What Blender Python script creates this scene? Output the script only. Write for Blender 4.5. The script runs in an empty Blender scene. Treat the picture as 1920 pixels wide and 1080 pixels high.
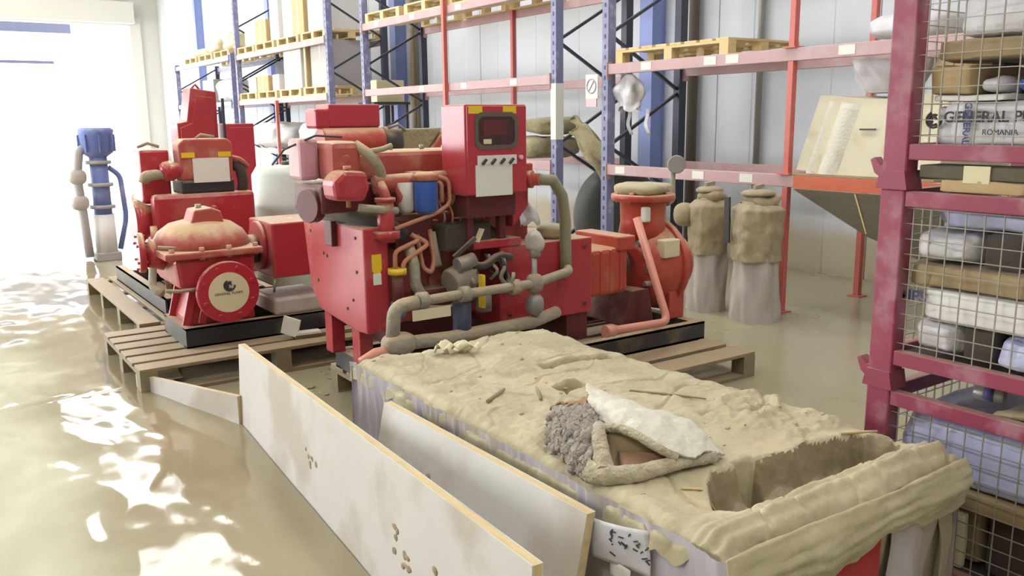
import bpy, math, random
from mathutils import Vector, Matrix, noise
rnd = random.Random(7)
sc = bpy.context.scene
# ------------------------------------------------------------------ camera, sky, lights, exposure
F_PX, YAW, PITCH, ROLL, EYE = 1621.0, 0.6004, 0.1924, -0.0108, 1.6
fw = Vector((math.sin(YAW)*math.cos(PITCH), math.cos(YAW)*math.cos(PITCH), -math.sin(PITCH)))
rt = Vector((math.cos(YAW), -math.sin(YAW), 0)); up = rt.cross(fw)
r2 = math.cos(ROLL)*rt + math.sin(ROLL)*up; u2 = -math.sin(ROLL)*rt + math.cos(ROLL)*up
cam = bpy.data.cameras.new('camera'); cam.sensor_width = 36.0; cam.lens = 36.0*F_PX/1920.0; cam.clip_end = 300
co = bpy.data.objects.new('camera', cam); sc.collection.objects.link(co); sc.camera = co
co.matrix_world = Matrix(((r2.x, u2.x, -fw.x, 0), (r2.y, u2.y, -fw.y, 0), (r2.z, u2.z, -fw.z, EYE), (0, 0, 0, 1)))
w = bpy.data.worlds.new('sky'); sc.world = w; w.use_nodes = True
bg = w.node_tree.nodes['Background']; bg.inputs[0].default_value = (0.93, 0.96, 1.0, 1); bg.inputs[1].default_value = 13.0
def area(name, loc, rot, sx, sy, power, col=(1, 1, 1)):
    l = bpy.data.lights.new(name, 'AREA'); l.shape = 'RECTANGLE'; l.size = sx; l.size_y = sy; l.energy = power; l.color = col
    o = bpy.data.objects.new(name, l); sc.collection.objects.link(o); o.location = loc; o.rotation_euler = rot
    return o
ROOF = 7.0
ROOFLIGHTS = [(x, y) for x in (3.6, -3.4) for y in (-1.0, 4.5, 10.0, 15.5, 21.0, 26.5)]
for (x, y) in ROOFLIGHTS:
    area('rooflight_daylight', (x, y, ROOF-0.06), (0, 0, 0), 1.5, 3.4, 205, (1.0, 1.0, 0.985))
sun = bpy.data.lights.new('sun', 'SUN'); sun.energy = 6.0; sun.angle = math.radians(3); sun.color = (1, 0.97, 0.9)
so = bpy.data.objects.new('sun', sun); sc.collection.objects.link(so); so.rotation_euler = (math.radians(-38), math.radians(-12), 0)
vs = sc.view_settings; vs.view_transform = 'Standard'; vs.look = 'None'; vs.gamma = 1.0; vs.exposure = -0.42; vs.use_curve_mapping = False
sc.cycles.max_bounces = 6; sc.cycles.use_denoising = True

# ------------------------------------------------------------------ materials
def lin(c):
    return tuple((v/255/12.92 if v <= 10 else ((v/255+0.055)/1.055)**2.4) for v in c) + (1.0,)
MUD = (176, 158, 116)
def mat(name, col, rough=0.5, metal=0.0, dust=0.0, var=0.12, scale=5.0, bump=0.0, bscale=60.0, mud=0.0, mudcol=MUD, mscale=3.0, stretch=None, spec=0.5, flood=None, mudat=0.52):
    m = bpy.data.materials.new(name); m.use_nodes = True; nt = m.node_tree; N = nt.nodes; L = nt.links
    b = N['Principled BSDF']; b.inputs['Roughness'].default_value = rough; b.inputs['Metallic'].default_value = metal
    b.inputs['Specular IOR Level'].default_value = spec; b.inputs['Sheen Weight'].default_value = 0.22; b.inputs['Sheen Roughness'].default_value = 0.5; b.inputs['Sheen Tint'].default_value = (1, 0.97, 0.92, 1)   # dust sheen that also paints in a haze veil
    tc = N.new('ShaderNodeTexCoord'); vec = tc.outputs['Object']
    if stretch:
        mp = N.new('ShaderNodeMapping'); mp.inputs['Scale'].default_value = stretch; L.new(vec, mp.inputs[0]); vec = mp.outputs[0]
    def nz(s, d=4):
        n = N.new('ShaderNodeTexNoise'); n.inputs['Scale'].default_value = s; n.inputs['Detail'].default_value = d; L.new(vec, n.inputs['Vector']); return n
    def mix(f, a, bb):
        x = N.new('ShaderNodeMix'); x.data_type = 'RGBA'
        if isinstance(f, float): x.inputs[0].default_value = f
        else: L.new(f, x.inputs[0])
        for i, v in ((6, a), (7, bb)):
            if isinstance(v, tuple): x.inputs[i].default_value = v
            else: L.new(v, x.inputs[i])
        return x.outputs[2]
    def ramp(src, lo, hi, amt):
        r = N.new('ShaderNodeMapRange'); r.interpolation_type = 'SMOOTHSTEP'; L.new(src, r.inputs[0])
        for i, v in ((1, lo), (2, hi), (3, 0.0), (4, amt)): r.inputs[i].default_value = v
        return r.outputs[0]
    c = lin(col); n1 = nz(scale)
    cur = mix(n1.outputs[0], tuple(max(0, v*(1-var)) for v in c[:3])+(1,), tuple(min(1, v*(1+var)) for v in c[:3])+(1,))
    fac = None
    if mud > 0:
        n2 = nz(mscale, 6); f2 = ramp(n2.outputs[0], mudat, mudat+0.16, mud); cur = mix(f2, cur, lin(mudcol)); fac = f2
    if flood:
        ge = N.new('ShaderNodeNewGeometry'); sp = N.new('ShaderNodeSeparateXYZ'); L.new(ge.outputs['Position'], sp.inputs[0])
        n4 = nz(2.5, 6); ad = N.new('ShaderNodeMath'); ad.operation = 'MULTIPLY_ADD'; ad.inputs[1].default_value = 0.5; L.new(n4.outputs[0], ad.inputs[0]); L.new(sp.outputs[2], ad.inputs[2])
        f4 = ramp(ad.outputs[0], flood+0.25, flood-0.15, 0.85); cur = mix(f4, cur, lin((170, 155, 120)))
    if dust > 0:
        ge = N.new('ShaderNodeNewGeometry'); sp = N.new('ShaderNodeSeparateXYZ'); L.new(ge.outputs['Normal'], sp.inputs[0])
        n3 = nz(scale*2.2, 5); ad = N.new('ShaderNodeMath'); ad.operation = 'MULTIPLY_ADD'; ad.inputs[1].default_value = 0.9; L.new(n3.outputs[0], ad.inputs[0]); L.new(sp.outputs[2], ad.inputs[2])
        f3 = ramp(ad.outputs[0], 0.75, 1.35, dust); cur = mix(f3, cur, lin((200, 170, 130))); fac = f3 if fac is None else fac
    L.new(cur, b.inputs['Base Color'])
    if fac is not None:
        r = N.new('ShaderNodeMapRange'); L.new(fac, r.inputs[0]); r.inputs[3].default_value = rough; r.inputs[4].default_value = min(0.9, rough+0.4); L.new(r.outputs[0], b.inputs['Roughness'])
    if bump > 0:
        nb = nz(bscale, 6); bp = N.new('ShaderNodeBump'); bp.inputs['Strength'].default_value = bump; bp.inputs['Distance'].default_value = 0.02
        L.new(nb.outputs[0], bp.inputs['Height']); L.new(bp.outputs[0], b.inputs['Normal'])
    return m
K = {}
def addmat(key, *a, **k): K[key] = mat(key, *a, **k)
addmat('red', (172, 44, 56), 0.24, dust=0.8, var=0.15, mud=0.3, mudcol=(182, 126, 114), mscale=2.5)
addmat('red_panel', (176, 42, 58), 0.2, dust=0.5, var=0.08)
addmat('red_dusty', (170, 74, 66), 0.5, dust=0.95, var=0.2, mud=0.5, mudcol=(188, 146, 118), mscale=6)
addmat('pump_red', (178, 64, 50), 0.36, dust=0.75, var=0.18, mud=0.35, mudcol=(186, 128, 96), mscale=4)
addmat('pipe_red', (206, 136, 116), 0.42, var=0.12, mud=0.4, mudcol=(205, 160, 138))
addmat('dark_red', (92, 24, 32), 0.5, dust=0.4)
addmat('black_metal', (38, 38, 44), 0.45, dust=0.8, mud=0.25)
addmat('rubber', (58, 56, 58), 0.6, dust=0.5, mud=0.2)
addmat('muddy_pipe', (152, 144, 126), 0.6, dust=0.5, var=0.3, mud=0.55, mscale=9, bump=0.6, bscale=30)
addmat('hose', (140, 136, 112), 0.45, var=0.15, mud=0.3)
addmat('copper', (185, 120, 95), 0.4, dust=0.3)
addmat('blue_paint', (40, 84, 170), 0.3, var=0.1)
addmat('blue_plain', (104, 122, 186), 0.5, var=0.15, mud=0.35, mudcol=(205, 205, 215))  # pump blue paled, door glare mixed into the colour
addmat('steel', (150, 148, 145), 0.4, metal=0.4, dust=0.5)
addmat('paper', (222, 222, 212), 0.6, var=0.03)
addmat('cream', (214, 204, 168), 0.6, var=0.05)
addmat('yellow', (226, 190, 30), 0.5, var=0.05)
addmat('glass_dark', (62, 20, 28), 0.12, var=0.2)
addmat('gasket', (92, 82, 72), 0.6)
addmat('ink', (52, 50, 58), 0.6, var=0.02)
addmat('ink_blue', (70, 70, 120), 0.6, var=0.05)
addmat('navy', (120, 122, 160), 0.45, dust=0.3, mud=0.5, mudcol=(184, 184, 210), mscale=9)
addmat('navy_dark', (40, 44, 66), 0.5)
addmat('beam', (186, 150, 152), 0.5, dust=0.4, mud=0.5, mudcol=(200, 184, 188), mscale=3)
addmat('prop', (196, 96, 86), 0.45, var=0.1, mud=0.3, mudcol=(205, 140, 132))
addmat('beam_orange', (196, 92, 52), 0.5, dust=0.5)
addmat('cage', (146, 52, 80), 0.45, dust=0.35, mud=0.5, mudcol=(186, 146, 158), mscale=7, var=0.2)
addmat('wire', (150, 144, 132), 0.5, metal=0.2, mud=0.4)
addmat('wall_white', (200, 204, 212), 0.6, var=0.05, scale=0.8, flood=0.7, mud=0.2, mudcol=(178, 179, 178), mscale=1.2)
addmat('wall_plain', (212, 210, 204), 0.6, var=0.05, scale=0.8)
addmat('column_blue', (132, 148, 205), 0.5, var=0.12, mud=0.1)
addmat('concrete_out', (215, 212, 205), 0.7, var=0.1, scale=1.0)
addmat('wood_new', (214, 190, 138), 0.7, var=0.15, stretch=(2, 12, 12), dust=0.2)
addmat('wood_dirty', (132, 116, 90), 0.5, var=0.3, stretch=(2, 10, 10), dust=0.4, mud=0.55, mudcol=(158, 142, 110))
addmat('mud', (178, 166, 134), 0.66, var=0.34, scale=5, bump=0.7, bscale=14, mud=0.6, mudcol=(208, 198, 168), mscale=3.2)
addmat('mud_wet_shade', (140, 126, 98), 0.45, var=0.35, scale=9, bump=0.6, bscale=18)  # dark damp mud, also the painted shade of the crate hollow
addmat('board', (206, 203, 198), 0.4, var=0.08, scale=3, mud=0.8, mudcol=(178, 166, 148), mscale=2.0, mudat=0.47)
addmat('board_edge', (206, 182, 134), 0.65, var=0.2, stretch=(10, 2, 10), mud=0.4)
addmat('film', (180, 174, 182), 0.28, var=0.3, scale=4, stretch=(1, 1, 0.35), mud=0.75, mudcol=(158, 142, 120), mscale=5, bump=0.35, bscale=14, mudat=0.47)
addmat('film_mud', (180, 169, 134), 0.42, var=0.26, scale=5, mud=0.5, mudcol=(204, 194, 162), mscale=6, bump=0.4, bscale=16)
addmat('cardboard', (186, 160, 118), 0.75, var=0.12, mud=0.3)
addmat('cardboard_wet', (150, 128, 92), 0.6, var=0.25, mud=0.5, mscale=4)
addmat('carton_dusty', (204, 196, 170), 0.7, var=0.14, mud=0.65, mudcol=(176, 162, 130), mscale=3.5, bump=0.3, bscale=8)
addmat('white_bag', (210, 208, 214), 0.4, var=0.1, mud=0.25, mudcol=(185, 178, 165), mscale=6, bump=0.25, bscale=25)
addmat('lilac_bag', (182, 186, 222), 0.35, var=0.12, mud=0.3, mudcol=(200, 198, 205), mscale=6, bump=0.2, bscale=25)
addmat('white_box', (226, 224, 222), 0.5, var=0.05)
addmat('grey_box', (170, 165, 165), 0.5, var=0.1)
addmat('burlap', (168, 158, 146), 0.85, var=0.4, scale=40, bump=1.0, bscale=90, mud=0.4, mudcol=(132, 118, 98), mscale=12)
addmat('rope', (196, 184, 158), 0.85, var=0.35, scale=30, bump=1.0, bscale=80, mud=0.4, mudcol=(160, 144, 116), mscale=14)
addmat('cloth', (208, 204, 190), 0.75, var=0.1, scale=10, bump=0.4, bscale=50, mud=0.35, mudcol=(186, 174, 148), mscale=6)
addmat('rust', (150, 112, 74), 0.8, var=0.4, scale=20, mud=0.5, mudcol=(180, 160, 120), mscale=10)
addmat('red_glare', (198, 146, 158), 0.4, dust=0.5, var=0.1)  # header tank red with glare painted in as a paler tone
addmat('straw', (152, 142, 108), 0.8, var=0.3, scale=14, bump=0.6, bscale=40)
addmat('tyre', (66, 66, 66), 0.7, var=0.2, mud=0.3, mudcol=(110, 106, 95))
addmat('dark_wood', (92, 84, 66), 0.75, var=0.3, stretch=(2, 10, 10))
addmat('brown_dark', (66, 52, 46), 0.7, var=0.3)
addmat('tan_pack', (162, 148, 120), 0.65, var=0.28, mud=0.5, mudcol=(138, 126, 104), mscale=5, bump=0.5, bscale=12)
addmat('grey_pack', (186, 178, 172), 0.4, var=0.18, mud=0.5, mudcol=(165, 148, 120), mscale=5, stretch=(1, 1, 0.4), bump=0.3, bscale=14)
addmat('drum', (206, 214, 206), 0.4, var=0.06)
addmat('red_print', (166, 22, 34), 0.45, var=0.08)
addmat('pink_sign', (222, 180, 190), 0.5)
addmat('sign_grey', (170, 160, 185), 0.5)
addmat('lamp_white', (240, 240, 236), 0.5)
def water_mat():
    m = bpy.data.materials.new('flood_water'); m.use_nodes = True; nt = m.node_tree; N = nt.nodes; L = nt.links; b = N['Principled BSDF']
    b.inputs['Roughness'].default_value = 0.06; b.inputs['IOR'].default_value = 1.33
    tc = N.new('ShaderNodeTexCoord'); n = N.new('ShaderNodeTexNoise'); n.inputs['Scale'].default_value = 0.9; n.inputs['Detail'].default_value = 5; L.new(tc.outputs['Object'], n.inputs['Vector'])
    r = N.new('ShaderNodeValToRGB'); r.color_ramp.elements[0].color = lin((142, 130, 104)); r.color_ramp.elements[1].color = lin((166, 154, 128)); r.color_ramp.elements[0].position = .3; r.color_ramp.elements[1].position = .7
    L.new(n.outputs[0], r.inputs[0])
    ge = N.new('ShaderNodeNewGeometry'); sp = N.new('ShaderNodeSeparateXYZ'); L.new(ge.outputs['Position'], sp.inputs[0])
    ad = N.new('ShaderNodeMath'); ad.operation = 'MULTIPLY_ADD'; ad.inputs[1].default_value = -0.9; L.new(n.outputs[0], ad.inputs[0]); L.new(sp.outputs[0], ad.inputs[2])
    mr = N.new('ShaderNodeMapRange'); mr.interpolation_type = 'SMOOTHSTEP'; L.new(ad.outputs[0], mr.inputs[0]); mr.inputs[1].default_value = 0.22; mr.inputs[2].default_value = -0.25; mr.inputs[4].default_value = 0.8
    mx = N.new('ShaderNodeMix'); mx.data_type = 'RGBA'; L.new(mr.outputs[0], mx.inputs[0]); L.new(r.outputs[0], mx.inputs[6]); mx.inputs[7].default_value = lin((200, 200, 178))   # roof's pale reflection painted into the water colour at left
    L.new(mx.outputs[2], b.inputs['Base Color']); return m
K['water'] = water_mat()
def floor_mat():
    m = mat('wet_concrete', (152, 144, 112), 0.2, var=0.12, scale=1.5, mud=0.7, mudcol=(156, 145, 112), mscale=0.9, bump=0.12, bscale=7); return m
K['floor'] = floor_mat()

# ------------------------------------------------------------------ geometry collector
COL = sc.collection; ORG = {}
def frame(d):
    d = Vector(d).normalized(); a = Vector((0, 0, 1)) if abs(d.z) < 0.95 else Vector((1, 0, 0))
    x = a.cross(d).normalized(); return x, d.cross(x).normalized(), d
class G:
    def __init__(s): s.v = []; s.f = []; s.sm = []
    def add(s, vs, fs, smooth=False):
        o = len(s.v); s.v += [Vector(v) for v in vs]; s.f += [tuple(i+o for i in f) for f in fs]
        s.sm += (smooth if isinstance(smooth, list) else [smooth]*len(fs)); return s
    def box(s, x0, x1, y0, y1, z0, z1, M=None):
        v = [Vector((x, y, z)) for z in (z0, z1) for y in (y0, y1) for x in (x0, x1)]
        if M is not None: v = [M @ p for p in v]
        return s.add(v, [(0, 2, 3, 1), (4, 5, 7, 6), (0, 1, 5, 4), (2, 6, 7, 3), (0, 4, 6, 2), (1, 3, 7, 5)])
    def bar(s, p0, p1, wd, h):
        p0 = Vector(p0); p1 = Vector(p1); x, y, d = frame(p1-p0); v = []
        for p in (p0, p1):
            for a, b in ((-1, -1), (1, -1), (1, 1), (-1, 1)): v.append(p + x*a*wd/2 + y*b*h/2)
        return s.add(v, [(3, 2, 1, 0), (4, 5, 6, 7), (0, 1, 5, 4), (1, 2, 6, 5), (2, 3, 7, 6), (3, 0, 4, 7)])
    def lathe(s, p, d, prof, n=24):
        p = Vector(p); x, y, d = frame(d); v = []; f = []; sm = []
        for (t, r) in prof:
            for i in range(n):
                a = 2*math.pi*i/n; v.append(p + d*t + (x*math.cos(a)+y*math.sin(a))*r)
        for k in range(len(prof)-1):
            flat = abs(prof[k][0]-prof[k+1][0]) < 1e-6
            for i in range(n):
                j = (i+1) % n; f.append((k*n+i, k*n+j, (k+1)*n+j, (k+1)*n+i)); sm.append(not flat)
        f.append(tuple(range(n-1, -1, -1))); sm.append(False); f.append(tuple((len(prof)-1)*n+i for i in range(n))); sm.append(False)
        return s.add(v, f, sm)
    def cyl(s, p0, p1, r0, r1=None, n=20):
        p0 = Vector(p0); p1 = Vector(p1); return s.lathe(p0, p1-p0, [(0, r0), ((p1-p0).length, r0 if r1 is None else r1)], n)
    def tube(s, pts, r, n=10, bend=0.0):
        P = [Vector(p) for p in pts]
        if bend > 0:
            Q = [P[0]]
            for i in range(1, len(P)-1):
                a = (P[i-1]-P[i]); c = (P[i+1]-P[i]); l = min(bend, a.length*.45, c.length*.45)
                A = P[i]+a.normalized()*l; B = P[i]+c.normalized()*l
                for k in range(6):
                    t = k/5; Q.append(A*(1-t)**2 + P[i]*2*t*(1-t) + B*t*t)
            Q.append(P[-1]); P = Q
        v = []; f = []; m = len(P); x = None
        for i, p in enumerate(P):
            d = (P[min(i+1, m-1)]-P[max(i-1, 0)]).normalized()
            if x is None: x, _, _ = frame(d)
            x = (x - d*x.dot(d)).normalized(); y = d.cross(x)
            rr = r[min(len(r)-1, int(round(i*(len(r)-1)/max(1, m-1))))] if isinstance(r, (list, tuple)) else r
            for k in range(n):
                a = 2*math.pi*k/n; v.append(p+(x*math.cos(a)+y*math.sin(a))*rr)
        for i in range(m-1):
            for k in range(n):
                j = (k+1) % n; f.append((i*n+k, i*n+j, (i+1)*n+j, (i+1)*n+k))
        sm = [True]*len(f)+[False]*2; f += [tuple(range(n-1, -1, -1)), tuple((m-1)*n+k for k in range(n))]
        return s.add(v, f, sm)
    def prism(s, poly, ax, a, b):
        def P(u, v, t): return {'x': (t, u, v), 'y': (u, t, v), 'z': (u, v, t)}[ax]
        n = len(poly); v = [P(u, q, a) for u, q in poly]+[P(u, q, b) for u, q in poly]
        return s.add(v, [tuple(range(n-1, -1, -1)), tuple(range(n, 2*n))]+[(i, (i+1) % n, n+(i+1) % n, n+i) for i in range(n)])
    def grid(s, fn, nu, nv, closed=False):
        v = [fn(i/nu, j/nv) for j in range(nv+1) for i in range(nu+1)]; f = []
        for j in range(nv):
            for i in range(nu):
                a = j*(nu+1)+i; f.append((a, a+1, a+nu+2, a+nu+1))
        return s.add(v, f, True)
    def sheet(s, fn, nu, nv, th):
        top = [Vector(fn(i/nu, j/nv)) for j in range(nv+1) for i in range(nu+1)]; W = nu+1; n = len(top)
        bot = []
        for j in range(nv+1):
            for i in range(W):
                a = top[j*W+min(i+1, nu)]-top[j*W+max(i-1, 0)]; b = top[min(j+1, nv)*W+i]-top[max(j-1, 0)*W+i]
                bot.append(top[j*W+i]-a.cross(b).normalized()*th)
        f = []
        for j in range(nv):
            for i in range(nu):
                a = j*W+i; f.append((a, a+1, a+W+1, a+W)); f.append((n+a, n+a+W, n+a+W+1, n+a+1))
        ring = [i for i in range(W)]+[j*W+nu for j in range(1, nv+1)]+[nv*W+i for i in range(nu-1, -1, -1)]+[j*W for j in range(nv-1, 0, -1)]
        for k in range(len(ring)):
            a = ring[k]; b = ring[(k+1) % len(ring)]; f.append((b, a, n+a, n+b))
        return s.add(top+bot, f, True)
    def ball(s, c, rx, ry, rz, nu=20, nv=12, e=1.0, jit=0.0, seed=0.0, js=3.0, M=None):
        c = Vector(c); v = []; f = []
        def pw(t): return math.copysign(abs(t)**e, t)
        for j in range(nv+1):
            ph = -math.pi/2+math.pi*j/nv
            for i in range(nu):
                th = 2*math.pi*i/nu; p = Vector((pw(math.cos(ph))*pw(math.cos(th))*rx, pw(math.cos(ph))*pw(math.sin(th))*ry, pw(math.sin(ph))*rz))
                if jit: p *= 1+jit*noise.noise(Vector((p.x*js+seed, p.y*js-seed, p.z*js+seed*2)))
                if M is not None: p = M @ p
                v.append(c+p)
        for j in range(nv):
            for i in range(nu):
                k = (i+1) % nu; f.append((j*nu+i, j*nu+k, (j+1)*nu+k, (j+1)*nu+i))
        return s.add(v, f, True)
    def build(s, name, m, parent=None, bevel=0.0, label=None, org=None):
        if parent is not None: o = ORG[parent.name]
        elif org is not None: o = Vector(org)
        else:
            xs = [p.x for p in s.v]; ys = [p.y for p in s.v]; o = Vector(((min(xs)+max(xs))/2, (min(ys)+max(ys))/2, min(p.z for p in s.v)))
        me = bpy.data.meshes.new(name); me.from_pydata([tuple(p-o) for p in s.v], [], s.f); me.update()
        me.polygons.foreach_set('use_smooth', s.sm); me.materials.append(K[m] if isinstance(m, str) else m)
        ob = bpy.data.objects.new(name, me); COL.objects.link(ob)
        if parent is not None: ob.parent = parent
        else: ob.location = o
        ORG[ob.name] = o
        if bevel > 0:
            b = ob.modifiers.new('bevel', 'BEVEL'); b.width = bevel; b.segments = 2; b.limit_method = 'ANGLE'; b.angle_limit = 0.7
        if label: ob['label'] = label
        return ob
def tag(o, label, cat, group=None):
    o['label'] = label; o['category'] = cat
    if group: o['group'] = group
    return o
def thing(name, loc, label, cat, group=None):
    o = bpy.data.objects.new(name, None); COL.objects.link(o); o.location = loc; o.empty_display_size = .1; ORG[o.name] = Vector(loc)
    return tag(o, label, cat, group)
def structure(o): o['kind'] = 'structure'; return o
def copy_tree(o, parent=None):
    c = o.copy(); COL.objects.link(c); c.parent = parent
    for ch in list(o.children): copy_tree(ch, c)
    return c
def text(body, size, m, parent, origin, ux, uy, name='lettering', ext=0.0008, bold=0.0):
    cu = bpy.data.curves.new('t', 'FONT'); cu.body = body; cu.size = size; cu.extrude = ext; cu.offset = bold; cu.align_x = 'LEFT'
    t = bpy.data.objects.new('t', cu); COL.objects.link(t); bpy.context.view_layer.update()
    me = bpy.data.meshes.new_from_object(t.evaluated_get(bpy.context.evaluated_depsgraph_get())); bpy.data.objects.remove(t); bpy.data.curves.remove(cu)
    ux = Vector(ux).normalized(); uy = Vector(uy).normalized(); uz = ux.cross(uy); o = Vector(origin)
    g = G(); g.add([o+ux*v.co.x+uy*v.co.y+uz*v.co.z for v in me.vertices], [tuple(p.vertices) for p in me.polygons]); bpy.data.meshes.remove(me)
    return g.build(name, m, parent)
def fbm(x, y, z=0.0, o=4):
    return noise.fractal(Vector((x, y, z)), 1.0, 2.0, o)
def sst(a, b, x):
    t = min(1, max(0, (x-a)/(b-a))); return t*t*(3-2*t)

# ------------------------------------------------------------------ the building
XW, YE, YB, XL = 7.65, 33.0, -5.0, -9.0
structure(G().box(XL-.2, XW+.25, YB-.2, YE+0.3, -0.25, 0.0).build('floor', 'floor'))
wall = structure(G().box(XW+0.05, XW+0.25, YB, YE, 0, ROOF).build('wall_right', 'wall_plain'))
pan = None
for i in range(38):
    y0 = YB+i*1.0
    if pan is None:
        pts = []
        for k in range(2):
            a = k*0.5; pts += [(a, 0.0), (a+0.46, 0.0), (a+0.47, 0.006), (a+0.49, 0.006)]
        pts.append((0.992, 0.0)); g = G(); n = len(pts)
        vv = [(XW-0.0+d, y0+t, z) for z in (0.0, ROOF) for t, d in pts]+[(XW+0.05, y0, 0), (XW+0.05, y0+0.992, 0), (XW+0.05, y0, ROOF), (XW+0.05, y0+0.992, ROOF)]
        g.add(vv, [(k, k+n, k+n+1, k+1) for k in range(n-1)]+[(2*n, 2*n+2, n, 0), (n-1, 2*n-1, 2*n+3, 2*n+1)])
        pan = g.build('wall_panel', 'wall_white', wall)
    else:
        p = pan.copy(); COL.objects.link(p); p.location = (0, i*1.0, 0)
DX1, DZ = 6.7, 4.9
we = structure(G().box(DX1, XW+0.05, YE, YE+0.25, 0, ROOF).box(-3.5, DX1, YE, YE+0.25, DZ, ROOF).box(XL, -3.5, YE, YE+0.25, 0, ROOF).build('wall_end', 'wall_plain'))
structure(G().box(XL-0.2, XL, YB, 9, 0, ROOF).box(XL-0.2, XL, 31.5, YE, 0, ROOF).box(XL-0.2, XL, 9, 31.5, 5.2, ROOF).build('wall_left', 'wall_plain'))     # unseen bay on the left, inferred, opened to light left faces
structure(G().box(XL, XW, YB-0.2, YB, 0, ROOF).build('wall_back', 'wall_plain'))
g = G(); xs = [XL-0.2, -3.4-0.8, -3.4+0.8, 3.6-0.8, 3.6+0.8, XW+0.25]
structure(g.box(XL-0.2, XW+0.25, YB-0.2, YE+0.25, ROOF, ROOF+0.15).build('ceiling', 'wall_plain'))
structure(G().box(DX1, DX1+0.35, YE-0.12, YE, 0, DZ+0.25).box(-3.5, DX1, YE-0.12, YE, DZ, DZ+0.25).build('trim_1', 'wall_plain'))
structure(G().box(-3.5, DX1+0.1, YE-0.5, YE-0.13, DZ+0.05, DZ+0.75).build('door_1', 'wall_plain'))     # roller shutter box
structure(G().box(-60, 60, YE+0.3, 110, -0.25, -0.01).box(-60, XL-.2, -20, YE+.3, -.25, -.01).build('ground_outside', 'concrete_out'))
for i, (x, y) in enumerate(ROOFLIGHTS):
    fr = G().box(x-0.82, x+0.82, y-1.78, y-1.7, ROOF-0.14, ROOF).box(x-0.82, x+0.82, y+1.7, y+1.78, ROOF-0.14, ROOF).box(x-0.82, x-0.75, y-1.7, y+1.7, ROOF-0.14, ROOF).box(x+0.75, x+0.82, y-1.7, y+1.7, ROOF-0.14, ROOF)
    structure(fr.build('window_%d' % (i+1), 'wall_plain'))
# loading canopy outside the door
t = thing('loading_canopy', (3, 44, 0), 'grey flat loading canopy on posts seen through the open door', 'canopy')
G().box(-6, 5.9, 40, 46, 5.2, 6.0).build('roof_slab', 'navy_dark', t); G().box(-6, 5.2, 40.2, 40.3, 4.0, 4.12).build('tie_beam', 'navy_dark', t)
for x in (-5, 1.0): G().cyl((x, 41, 0), (x, 41, 5.2), .1).build('post', 'navy_dark', t)
# steel columns on the right wall
def column(y, label):
    t = thing('steel_column', (XW-0.18, y, 0), label, 'column', 'blue wall columns')
    G().box(XW-0.22, XW-0.205, y-0.11, y+0.11, 0, ROOF).build('flange', 'column_blue', t)
    G().box(XW-0.02, XW-0.005, y-0.11, y+0.11, 0, ROOF).build('flange', 'column_blue', t)
    G().box(XW-0.205, XW-0.02, y-0.095, y-0.085, 0, ROOF).build('web', 'column_blue', t); G().box(XW-0.205, XW-0.02, y+0.085, y+0.095, 0, ROOF).build('web', 'column_blue', t)
column(7.95, 'blue steel wall column behind the middle rack uprights')
column(14.6, 'blue steel wall column behind the red engine air filter')
column(21.2, 'blue steel wall column behind the stacked far boxes')
column(27.5, 'blue steel wall column nearest the open door')
def pipe(y, r, m, label): tag(G().cyl((XW-r-0.02, y, 0), (XW-r-0.02, y, ROOF), r, n=14).build('downpipe', m), label, 'pipe')
pipe(7.3, .06, 'gasket', 'dark brown downpipe beside the middle blue column')
pipe(13.85, .07, 'gasket', 'dark grey downpipe beside the column behind the engines')
pipe(14.1, .06, 'tan_pack', 'tan downpipe close to the column behind the engines')
pipe(6.35, .035, 'steel', 'thin grey conduit on the wall right of the middle uprights')

# ------------------------------------------------------------------ pallet racks
RF, RB = 5.86, 6.86
def frame_parts(t, y, top, m='navy'):
    for x in (RF, RB):
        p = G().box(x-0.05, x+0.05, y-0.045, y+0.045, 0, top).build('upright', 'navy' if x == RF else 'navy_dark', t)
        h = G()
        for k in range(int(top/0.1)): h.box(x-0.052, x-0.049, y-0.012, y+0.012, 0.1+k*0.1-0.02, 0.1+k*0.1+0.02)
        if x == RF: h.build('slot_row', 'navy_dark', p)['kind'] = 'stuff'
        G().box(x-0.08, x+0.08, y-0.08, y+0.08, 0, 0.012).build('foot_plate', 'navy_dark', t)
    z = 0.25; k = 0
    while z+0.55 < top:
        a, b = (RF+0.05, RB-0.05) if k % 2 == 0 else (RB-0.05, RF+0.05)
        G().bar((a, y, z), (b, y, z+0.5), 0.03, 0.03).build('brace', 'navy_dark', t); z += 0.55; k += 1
def beam(t, y0, y1, z, m, labels=(), h=0.1):
    for x in (RF-0.03, RB+0.03):
        b = G().box(x-0.025, x+0.025, y0+0.045, y1-0.045, z, z+h).build('beam', m, t, bevel=.006)
        if x < 6: 
            for ly in labels: G().box(x-0.028, x-0.026, ly-0.07, ly+0.07, z+0.018, z+0.088).build('label_plate', 'paper', b)
        for yy in (y0+0.047, y1-0.047): G().box(x-0.04, x+0.03, yy-0.004, yy+0.004, z-0.05, z+0.12).build('connector', m, b)
def prop_set(t, y, spans):
    for z0, z1 in spans:
        for x in (RF-0.03, RB+0.03):
            p = G().box(x-0.027, x+0.027, y-0.027, y+0.027, z0, z1).build('prop', 'prop', t, bevel=.004)
            G().box(x-0.06, x+0.06, y-0.06, y+0.06, z0, z0+0.012).build('foot_plate', 'prop', p)
def prop(t, y, top, z0=0.0):
    for x in (RF-0.085, RB-0.02):
        p = G().box(x-0.028, x+0.028, y-0.028, y+0.028, z0, top).build('prop', 'prop', t, bevel=.004)
        G().box(x-0.07, x+0.07, y-0.07, y+0.07, z0, z0+0.012).build('foot_plate', 'prop', p)
r1 = thing('pallet_rack', (6.36, 4, 0), 'blue and faded red pallet rack behind the maroon mesh cages', 'rack', 'pallet racks on the right wall')
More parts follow.
